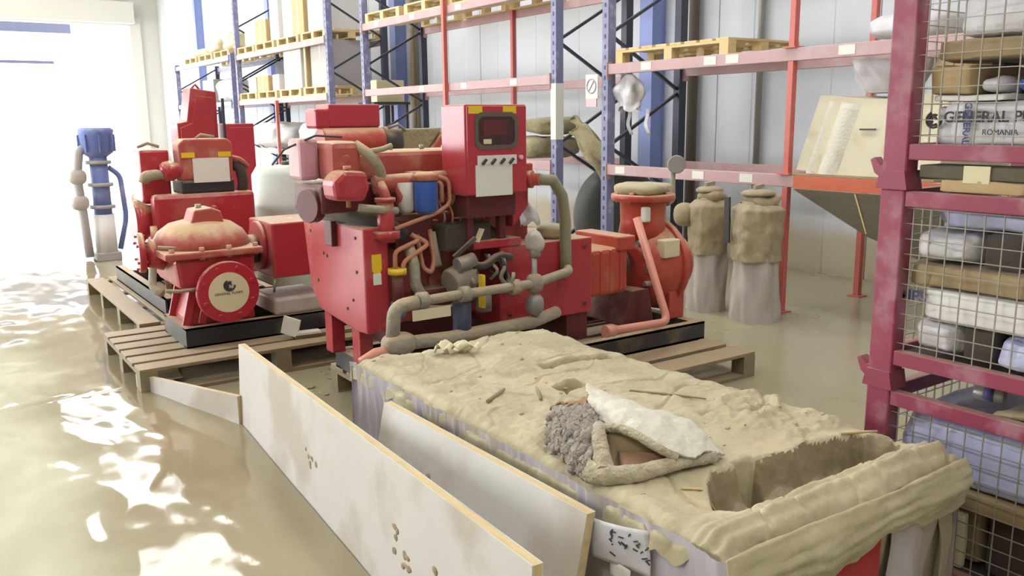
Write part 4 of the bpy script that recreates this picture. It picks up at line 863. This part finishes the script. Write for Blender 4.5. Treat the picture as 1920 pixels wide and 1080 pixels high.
for x, y, z, r_ in pts: g.ball((x, y, z+r_*.3), r_*rnd.uniform(.8, 2), r_*rnd.uniform(.8, 1.6), r_*.8, 6, 4, 1, .3, x*9)
cr = g.build('mud_crumbs', 'mud', C); cr['kind'] = 'stuff'
# crumpled paper near the far edge
def pc(u, v): return (1.80+.14*u-.03*v, 3.10+.10*v+.03*math.sin(5*u), mudtop(1.86, 3.15)+.012+.030*abs(math.sin(7*u+3*v))+.014*math.sin(11*v))
tag(G().sheet(pc, 14, 10, .003).build('paper_wad', 'cream'), 'crumpled cream paper lying at the far edge of the mud crate', 'paper')
# ------------------------------------------------------------------ torn burlap sack lying on the crate
R_ = thing('burlap_rug', (1.75, 2.05, CZ), 'torn shaggy burlap rug with pale cloth heaped on the muddy crate', 'rug')
def lumpy(P, rad, seed, n=18, seg=40, amp=.22, sc_=30, m='burlap', name='roll', flat=1.0):
    P = [Vector(p) for p in P]; Q = []
    for k in range(seg+1):
        t = k/seg*(len(P)-1); i = min(int(t), len(P)-2); f = t-i; p0 = P[max(0, i-1)]; p1 = P[i]; p2 = P[i+1]; p3 = P[min(len(P)-1, i+2)]
        Q.append(.5*((2*p1)+(p2-p0)*f+(2*p0-5*p1+4*p2-p3)*f*f+(3*p1-p0-3*p2+p3)*f**3))
    g = G(); rr = [rad[0]+(rad[1]-rad[0])*k/seg for k in range(seg+1)]; g.tube(Q, rr, n)
    for i, v in enumerate(g.v):
        c = Q[min(i//n, seg)]; d = v-c; g.v[i] = c+Vector((d.x, d.y, d.z*flat))*(1+amp*noise.noise(v*sc_+Vector((seed, 0, 0)))+amp*.8*noise.noise(v*sc_*3))
    return g.build(name, m, R_)
def patch(rows):
    rows = [[Vector(p) for p in r] for r in rows]
    def cr(P, t):
        n_ = len(P)-1; s = min(t*n_, n_-1e-6); i = int(s); f = s-i; p0 = P[max(0, i-1)]; p1 = P[i]; p2 = P[i+1]; p3 = P[min(n_, i+2)]
        return .5*((2*p1)+(p2-p0)*f+(2*p0-5*p1+4*p2-p3)*f*f+(3*p1-p0-3*p2+p3)*f**3)
    return lambda u, v: cr([cr(r, u) for r in rows], v)
def rough(fn, a1, s1, a2, s2, seed):
    def f(u, v):
        p = fn(u, v); return p+Vector((0, 0, 1))*(a1*noise.noise(p*s1+Vector((seed, 0, 0)))+a2*noise.noise(p*s2))+Vector((-1, -.4, 0))*(a1*.8*noise.noise(p*s1+Vector((0, seed, 5)))+a2*noise.noise(p*s2+Vector((3, 3, 3))))
    return f
G().sheet(rough(patch([[(1.93, 2.24, .61), (1.90, 1.99, .61), (1.95, 1.83, .605), (1.90, 1.66, .605)], [(1.815, 2.205, .70), (1.80, 1.92, .70), (1.875, 1.785, .68), (1.835, 1.645, .63)],
        [(1.72, 2.08, .715), (1.70, 1.86, .735), (1.75, 1.73, .70), (1.79, 1.635, .645)], [(1.655, 1.98, .69), (1.63, 1.81, .70), (1.665, 1.69, .675), (1.745, 1.63, .64)]]), .012, 18, .004, 60, 1), 50, 40, .007).build('pale_cloth', 'cloth', R_)
G().sheet(rough(patch([[(1.66, 2.17, .655), (1.66, 2.05, .70), (1.645, 1.96, .715), (1.595, 1.875, .70)], [(1.60, 2.12, .675), (1.58, 2.01, .69), (1.555, 1.92, .69), (1.535, 1.83, .675)],
        [(1.54, 2.06, .645), (1.52, 1.97, .655), (1.50, 1.87, .65), (1.495, 1.79, .645)], [(1.525, 2.04, .605), (1.505, 1.94, .60), (1.48, 1.84, .60), (1.475, 1.765, .60)]]), .018, 26, .012, 80, 2), 60, 46, .01).build('shaggy_face', 'burlap', R_)
G().sheet(rough(patch([[(1.70, 2.26, .625), (1.78, 2.235, .62), (1.83, 2.21, .64)], [(1.68, 2.19, .665), (1.735, 2.16, .66), (1.80, 2.17, .69)], [(1.65, 2.08, .70), (1.69, 2.05, .70), (1.73, 2.08, .71)]]), .016, 30, .006, 80, 4), 26, 22, .006).build('rusty_corner', 'rust', R_)
lumpy([(1.60, 1.885, .695), (1.555, 1.83, .69), (1.52, 1.775, .66), (1.495, 1.735, .63)], (.020, .026), 3, m='rope', name='inner_roll', amp=.22, sc_=45, seg=24)
lumpy([(1.475, 1.78, .62), (1.50, 1.725, .622), (1.56, 1.69, .622), (1.64, 1.675, .625), (1.73, 1.655, .63), (1.835, 1.635, .625)], (.032, .016), 4, m='rope', name='front_roll', amp=.16, sc_=45)
lumpy([(1.59, 1.88, .69), (1.615, 1.835, .705), (1.635, 1.765, .70), (1.66, 1.70, .675), (1.70, 1.655, .65)], (.014, .013), 5, m='rope', name='rim_roll', amp=.16, sc_=45)
G().sheet(patch([[(1.50, 1.75, .61), (1.58, 1.71, .612), (1.68, 1.68, .612)], [(1.55, 1.80, .615), (1.62, 1.77, .62), (1.70, 1.70, .62)], [(1.60, 1.87, .68), (1.645, 1.80, .69), (1.69, 1.70, .66)]]), 14, 10, .004).build('inner_lining', 'cardboard_wet', R_)
G().sheet(patch([[(1.56, 1.735, .622), (1.62, 1.71, .622), (1.69, 1.675, .622)], [(1.60, 1.80, .645), (1.65, 1.74, .65), (1.69, 1.685, .65)]]), 8, 8, .004).build('red_scrap', 'dark_red', R_)
G().sheet(rough(patch([[(1.70, 1.66, .64), (1.74, 1.65, .64), (1.78, 1.64, .635)], [(1.70, 1.675, .68), (1.745, 1.665, .665), (1.79, 1.65, .65)]]), .01, 40, .003, 90, 6), 12, 8, .003).build('cloth_wisp', 'cloth', R_)
# ------------------------------------------------------------------ boards damming the water
def plank(name, a, b, ha, hb, lean, th, label, z0=0.0):
    t = thing(name, ((a[0]+b[0])/2, (a[1]+b[1])/2, z0), label, 'board', 'white laminated boards')
    a0 = Vector((a[0], a[1], z0)); b0 = Vector((b[0], b[1], z0)); n = Vector((b0.y-a0.y, a0.x-b0.x, 0)).normalized()
    if n.x < 0: n = -n
    a1 = a0+n*lean+Vector((0, 0, ha)); b1 = b0+n*lean+Vector((0, 0, hb)); q = n*th
    def slab(s0, s1, cut): 
        A0, B0, A1, B1 = a0+q*s0, b0+q*s0, a1+q*s0-Vector((0, 0, cut)), b1+q*s0-Vector((0, 0, cut)); C0, D0, C1, D1 = a0+q*s1, b0+q*s1, a1+q*s1-Vector((0, 0, cut)), b1+q*s1-Vector((0, 0, cut))
        return G().add([A0, B0, B1, A1, C0, D0, D1, C1], [(0, 1, 2, 3), (7, 6, 5, 4), (3, 2, 6, 7), (0, 4, 5, 1), (0, 3, 7, 4), (1, 5, 6, 2)])
    slab(0, .12, 0).build('laminate_face', 'board', t); slab(.12, .88, .001).build('chipboard_core', 'board_edge', t); slab(.88, 1, 0).build('back_face', 'board', t)
    return t, a0, b0, a1, b1, n
t, a0, b0, a1, b1, n = plank('dam_board', (1.283, 4.46), (1.09, 1.55), .455, .55, .02, .032, 'long white laminated board standing along the water edge')
def scar(u, v, du, dv, k, m='cardboard_wet'):
    g = G(); 
    for q in range(k):
        uu = u+rnd.uniform(-du, du); vv = v+rnd.uniform(-dv, dv); p = (a0*(1-uu)+b0*uu)*(1-vv)+(a1*(1-uu)+b1*uu)*vv
        g.ball(p-n*.0005, .004, rnd.uniform(.006, .02), rnd.uniform(.004, .016), 7, 5, 1, .4, q*3.1, 40)
    g.build('chipped_scar', m, t)
scar(.72, .52, .008, .12, 9); scar(.75, .42, .012, .05, 7); scar(.83, .50, .015, .05, 8); scar(.42, .45, .03, .08, 7)
t, a0, b0, a1, b1, n = plank('dam_board', (1.255, 2.87), (1.265, 1.67), .55, .56, .115, .03, 'shorter white laminated board leaning on the muddy crate')
scar(.33, .62, .05, .1, 10, 'film'); scar(.55, .45, .06, .12, 10, 'mud')
plank('dam_board', (.965, 5.46), (1.265, 4.42), .11, .185, .0, .025, 'low white board half sunk beside the left pallet corner')
# floor debris strip between boards and pallets
g = G()
for k in range(90):
    x = rnd.uniform(1.35, 2.4); y = rnd.uniform(3.5, 5.2)
    if x > 1.9 and 3.4 < y < 4.85: continue
    r_ = rnd.uniform(.006, .022); g.ball((x, y, r_*.2), r_*1.5, r_*1.3, r_*.5, 7, 5, 1, .3, k)
o = g.build('mud_crumbs', 'mud_wet_shade'); o['kind'] = 'stuff'; tag(o, 'scattered mud crumbs on the floor behind the long white board', 'mud')
# ------------------------------------------------------------------ flood water
def xb(y):
    if y < 4.46: return 1.283+(y-4.46)*.0662-.004
    if y < 5.46: return 1.279-(y-4.46)*.30
    return 1.25+sst(5.46, 7, y)*.25+sst(9, 20, y)*1.2
def wz(x, y):
    fl0 = 1-sst(.0, .75, x); a = .0026+.009*fl0
    z = .030+a*fbm(x*4.5, y*2.8, 1, 3)+.0016*noise.noise(Vector((x*11, y*7, 5)))
    z += fl0*.006*fbm(x*9+2*fbm(x, y*.6), y*1.1, 9, 3)
    return z
def wf(u, v):
    y = -1.0+34.0*(v**2.1); uu = 1-(1-u)**2.2; x = -8.9+(xb(y)+8.9)*uu; return (x, y, wz(x, y))
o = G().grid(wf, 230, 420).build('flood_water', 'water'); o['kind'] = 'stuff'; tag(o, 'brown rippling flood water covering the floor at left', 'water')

# ------------------------------------------------------------------ stacked maroon cages
KX0, KX1, KY0, KY1 = 2.62, 3.55, .55, 1.67
def cage(zb, zt, foot, label, drop):
    t = thing('mesh_cage', ((KX0+KX1)/2, (KY0+KY1)/2, zb-foot), label, 'cage', 'stacked mesh cages')
    for x in (KX0, KX1-.07):
        for y in (KY0, KY1-.085):
            p = G().box(x, x+.07, y, y+.085, zb-foot+.05, zt+.03).build('post', 'cage', t, bevel=.006)
            G().prism([(y-.012, zb-foot), (y+.097, zb-foot), (y+.085, zb-foot+.06), (y, zb-foot+.06)], 'x', x-.01, x+.08).build('post_foot', 'cage', p)
            if x == KX0 and y > 1: G().prism([(y+.07, zb-.105), (y+.07, zb-.04), (y+.10, zb-.045), (y+.122, zb-.02), (y+.135, zb-.028), (y+.118, zb-.07)], 'x', x+.01, x+.05).build('stacking_hook', 'cage', p)
    for (z, nm) in ((zb, 'bottom_rail'), (zt, 'top_rail')):
        for x in (KX0+.005, KX1-.045): G().box(x, x+.04, KY0+.085, KY1-.085, z-.025, z+.025).build(nm, 'cage', t, bevel=.004)
        for y in (KY0+.02, KY1-.06): G().box(KX0+.07, KX1-.07, y, y+.04, z-.025, z+.025).build(nm, 'cage', t, bevel=.004)
    G().box(KX0+.045, KX1-.045, KY0+.06, KY1-.06, zb-.01, zb+.004).build('floor_sheet', 'brown_dark', t)
    g = G(); z = zb+.05
    while z < zt-.02: g.box(KX0+.021, KX0+.0245, KY0+.085, KY1-.085, z-.0014, z+.0014); g.box(KX0+.07, KX1-.07, KY1-.042, KY1-.0375, z-.0014, z+.0014); z += .050
    y = KY0+.1
    while y < KY1-.09: g.box(KX0+.0245, KX0+.028, y-.0017, y+.0017, zb+.02, zt-.02); y += .057
    x = KX0+.09
    while x < KX1-.07: g.box(x-.0022, x+.0022, KY1-.0375, KY1-.033, zb+.02, zt-.02); x += .057
    o = g.build('wire_mesh', 'wire', t); o['kind'] = 'stuff'
    return t
cage(.115, .665, .115, 'lowest maroon mesh cage, behind the muddy crate end', 0)
cage(.805, 1.335, .11, 'middle maroon mesh cage holding muddy sacks and white boxes', 0)
cage(1.485, 2.02, .12, 'uppermost maroon mesh cage holding a pump sack', 0)
def pack(x0, x1, y0, y1, z0, z1, m, label, e=.22, jit=.05, seed=1.0, tilt=0.0, cat='package', name='package', sag=0.0):
    c = ((x0+x1)/2, (y0+y1)/2, (z0+z1)/2); M = Matrix.Rotation(tilt, 3, 'X')
    g = G().ball(c, (x1-x0)/2, (y1-y0)/2, (z1-z0)/2, 96, 32, e, jit, seed, 7, M)
    for v in g.v:
        k = .010*fbm(v.x*14, v.y*14, v.z*14+seed, 5)+(.010*(1-sst(0, .12, abs(noise.noise(Vector((v.x*9, v.y*9+seed, v.z*9))))))*(1 if e > .16 else .3)); v.x += k; v.z -= k*.5
    t = thing(name, (c[0], c[1], z0), label, cat); o = g.build('wrapping', m, t); return t, o
X0 = KX0+.045; YF = KY1-.10
def tape(t, y, x, z0, z1, m='ink_blue'): G().box(x-.003, x-.001, y-.012, y+.012, z0, z1).build('tape', m, t)
# uppermost cage
t, o = pack(X0, 3.4, .62, 1.56, 1.50, 1.64, 'white_bag', 'white pump sack printed GENERAL PUMPS above the rail', seed=3, e=.2, jit=.03)
xf = X0-.004; lm = 'ink'
text('GENERAL PUMPS', .046, lm, t, (xf-.002, 1.497, 1.578), (0, -1, 0), (0, 0, 1), bold=.001)
text('ROMANIA', .023, lm, t, (xf-.002, 1.375, 1.54), (0, -1, 0), (0, 0, 1))
text('GENERAL', .030, 'ink_blue', t, (xf-.003, 1.432, 1.638), (0, 0, -1), (0, -1, 0), bold=.0006)
lg = G()
for k in range(3):
    P = [(xf-.002, 1.528-(.008+.008*k)*math.cos(a*math.pi/8+k), 1.585+(.008+.008*k)*math.sin(a*math.pi/8+k)) for a in range(12)]; lg.tube(P, .004, 6)
lg.build('logo', 'ink', t)
pack(X0+.01, 3.3, 1.32, 1.55, 1.642, 1.66, 'white_box', 'thin white board lying on the pump sack', e=.1, jit=0, cat='board')
pack(X0+.01, 3.2, 1.43, 1.565, 1.662, 1.75, 'cardboard', 'brown cardboard piece beside the top maroon post', e=.15, jit=.03, cat='cardboard')
pack(X0+.02, 3.1, 1.33, 1.43, 1.665, 1.715, 'white_bag', 'small white bag between cardboard and blue plastic', e=.6, jit=.2, seed=8, cat='bag')
pack(X0+.02, 3.1, 1.245, 1.33, 1.665, 1.71, 'blue_paint', 'bright blue plastic wad in the top cage', e=.7, jit=.2, seed=9, cat='plastic')
pack(X0+.02, 3.2, .62, 1.24, 1.645, 1.70, 'grey_box', 'grey folded sheet right of the blue plastic', e=.3, jit=.05, cat='sheet')
pack(X0+.005, 3.4, .62, 1.565, 1.765, 1.825, 'cardboard_wet', 'soggy brown cardboard slab in the top cage', e=.12, jit=.03, seed=5, cat='cardboard')
for y in (.66, 1.5): tag(G().box(X0+.3, X0+.4, y-.02, y+.02, 1.64, 1.77).build('spacer_block', 'dark_wood'), 'dark spacer block under the soggy slab, %s end' % ('near' if y < 1 else 'far'), 'block')
t, o = pack(X0+.005, 3.35, .62, 1.50, 1.83, 2.0, 'white_bag', 'white pump sack at the top edge of the photo', e=.2, jit=.03, seed=13)
text('GENERAL', .045, 'ink_blue', t, (X0-.004, 1.255, 1.985), (0, 0, -1), (0, -1, 0), bold=.0008)
text('PUMPS', .05, 'ink', t, (X0-.004, 1.20, 1.985), (0, 0, -1), (0, -1, 0), bold=.0008)
# middle cage
pl_ = thing('loose_plank', (3.0, 1.1, 1.41), 'weathered plank resting on top of the middle cage', 'plank')
G().box(X0-.02, X0+.10, .62, 1.555, 1.405, 1.445).build('plank', 'dark_wood', pl_, bevel=.004); G().box(X0-.025, X0-.018, 1.33, 1.41, 1.395, 1.447).build('paper_label', 'cream', pl_)
pack(X0-.02, 3.3, 1.22, 1.50, 1.362, 1.405, 'cardboard', 'flattened brown cardboard under the weathered plank', e=.15, jit=.04, seed=17, cat='cardboard')
pack(X0, 3.2, .62, 1.26, 1.362, 1.40, 'grey_box', 'grey folded sheet under the plank at the frame edge', e=.3, jit=.06, seed=18, cat='sheet')
pack(X0, 3.4, .62, 1.55, 1.245, 1.31, 'lilac_bag', 'lilac plastic sack at the top of the middle cage', e=.35, jit=.12, seed=19)
pack(X0, 3.4, 1.355, 1.575, 1.135, 1.24, 'white_bag', 'white striped sack above the muddy slab in the middle cage', e=.5, jit=.1, seed=20)
pack(X0+.02, 3.4, 1.23, 1.35, 1.135, 1.24, 'brown_dark', 'block painted dark as a shaded opening in the middle cage', e=.1, jit=0, cat='box')  # solid block, its dark colour is the shade of an opening
pack(X0, 3.4, .62, 1.22, 1.135, 1.24, 'lilac_bag', 'lilac box beside the dark block', e=.2, jit=.03, cat='box')
pack(X0-.01, 3.4, .62, 1.575, 1.055, 1.13, 'cardboard_wet', 'muddy brown cardboard slab in the middle cage', e=.15, jit=.05, seed=23, cat='cardboard')
t, o = pack(X0, 3.4, .62, 1.54, .945, 1.05, 'white_box', 'white film-wrapped box lettered PUMPS behind the maroon post', e=.15, jit=.02, seed=25)
text('GENERAL PUMPS', .052, 'ink_blue', t, (X0-.006, 1.955-.05, .985), (0, -1, 0), (0, 0, 1), bold=.001) if False else text('PUMPS', .052, 'ink_blue', t, (X0-.006, 1.66, 1.0), (0, -1, 0), (0, 0, 1), bold=.001)
pack(X0, 3.4, 1.39, 1.56, .835, .94, 'white_bag', 'white crumpled sack on the middle cage floor', e=.4, jit=.1, seed=27)
pack(X0+.02, 3.4, 1.29, 1.385, .835, .94, 'brown_dark', 'block painted dark as a shaded hole on the middle cage floor', e=.1, jit=0, cat='box')  # dark colour put in for the shade inside a hole
pack(X0, 3.4, .62, 1.285, .835, .93, 'lilac_bag', 'blue-white film-wrapped box on the middle cage floor', e=.2, jit=.04, seed=28)
# on and in the lowest cage
md = thing('mud_heap', (3.0, 1.05, .70), 'brown mud heap on top of the lowest cage', 'mud')
def mh(u, v):
    x = X0+.0+.75*u; y = .6+.72*v; d = (1-v)*1.2; return (x, y, .692+.07*sst(0, .7, d)*(1-.2*u)+.015*fbm(x*9, y*9, 4)-.05*sst(.9, 1, v))
G().sheet(mh, 26, 26, .02).build('heap', 'mud_wet_shade', md)
ca = thing('drink_can', (2.72, 1.31, .71), 'small silver can lying on the mud in the cage gap', 'can')
G().lathe((2.70, 1.345, .735), (.2, -1, 0), [(0, .018), (.004, .022), (.085, .022), (.09, .018)], 18).build('can_body', 'steel', ca); G().lathe((2.705, 1.315, .735), (.2, -1, 0), [(0, .0225), (.03, .0225)], 18).build('can_band', 'ink_blue', ca)
pack(X0-.005, 3.4, .62, 1.58, .42, .63, 'lilac_bag', 'blue and white plastic sack at the top of the lowest cage', e=.2, jit=.05, seed=33)
pack(X0, 3.4, .62, 1.57, .345, .415, 'cardboard_wet', 'brown soggy board under the blue and white sack', e=.15, jit=.04, seed=35, cat='cardboard')
pack(X0+.05, 3.4, .62, 1.28, .13, .34, 'brown_dark', 'dark muddy box at the bottom of the lowest cage', e=.12, jit=.03, cat='box')
pack(X0+.01, X0+.03, 1.32, 1.45, .14, .33, 'cream', 'cream card standing behind the wire of the lowest cage', e=.1, jit=0, cat='card')
pack(X0+.08, 3.4, 1.30, 1.55, .13, .34, 'cardboard_wet', 'muddy carton behind the cream card', e=.12, jit=.03, seed=39, cat='box')
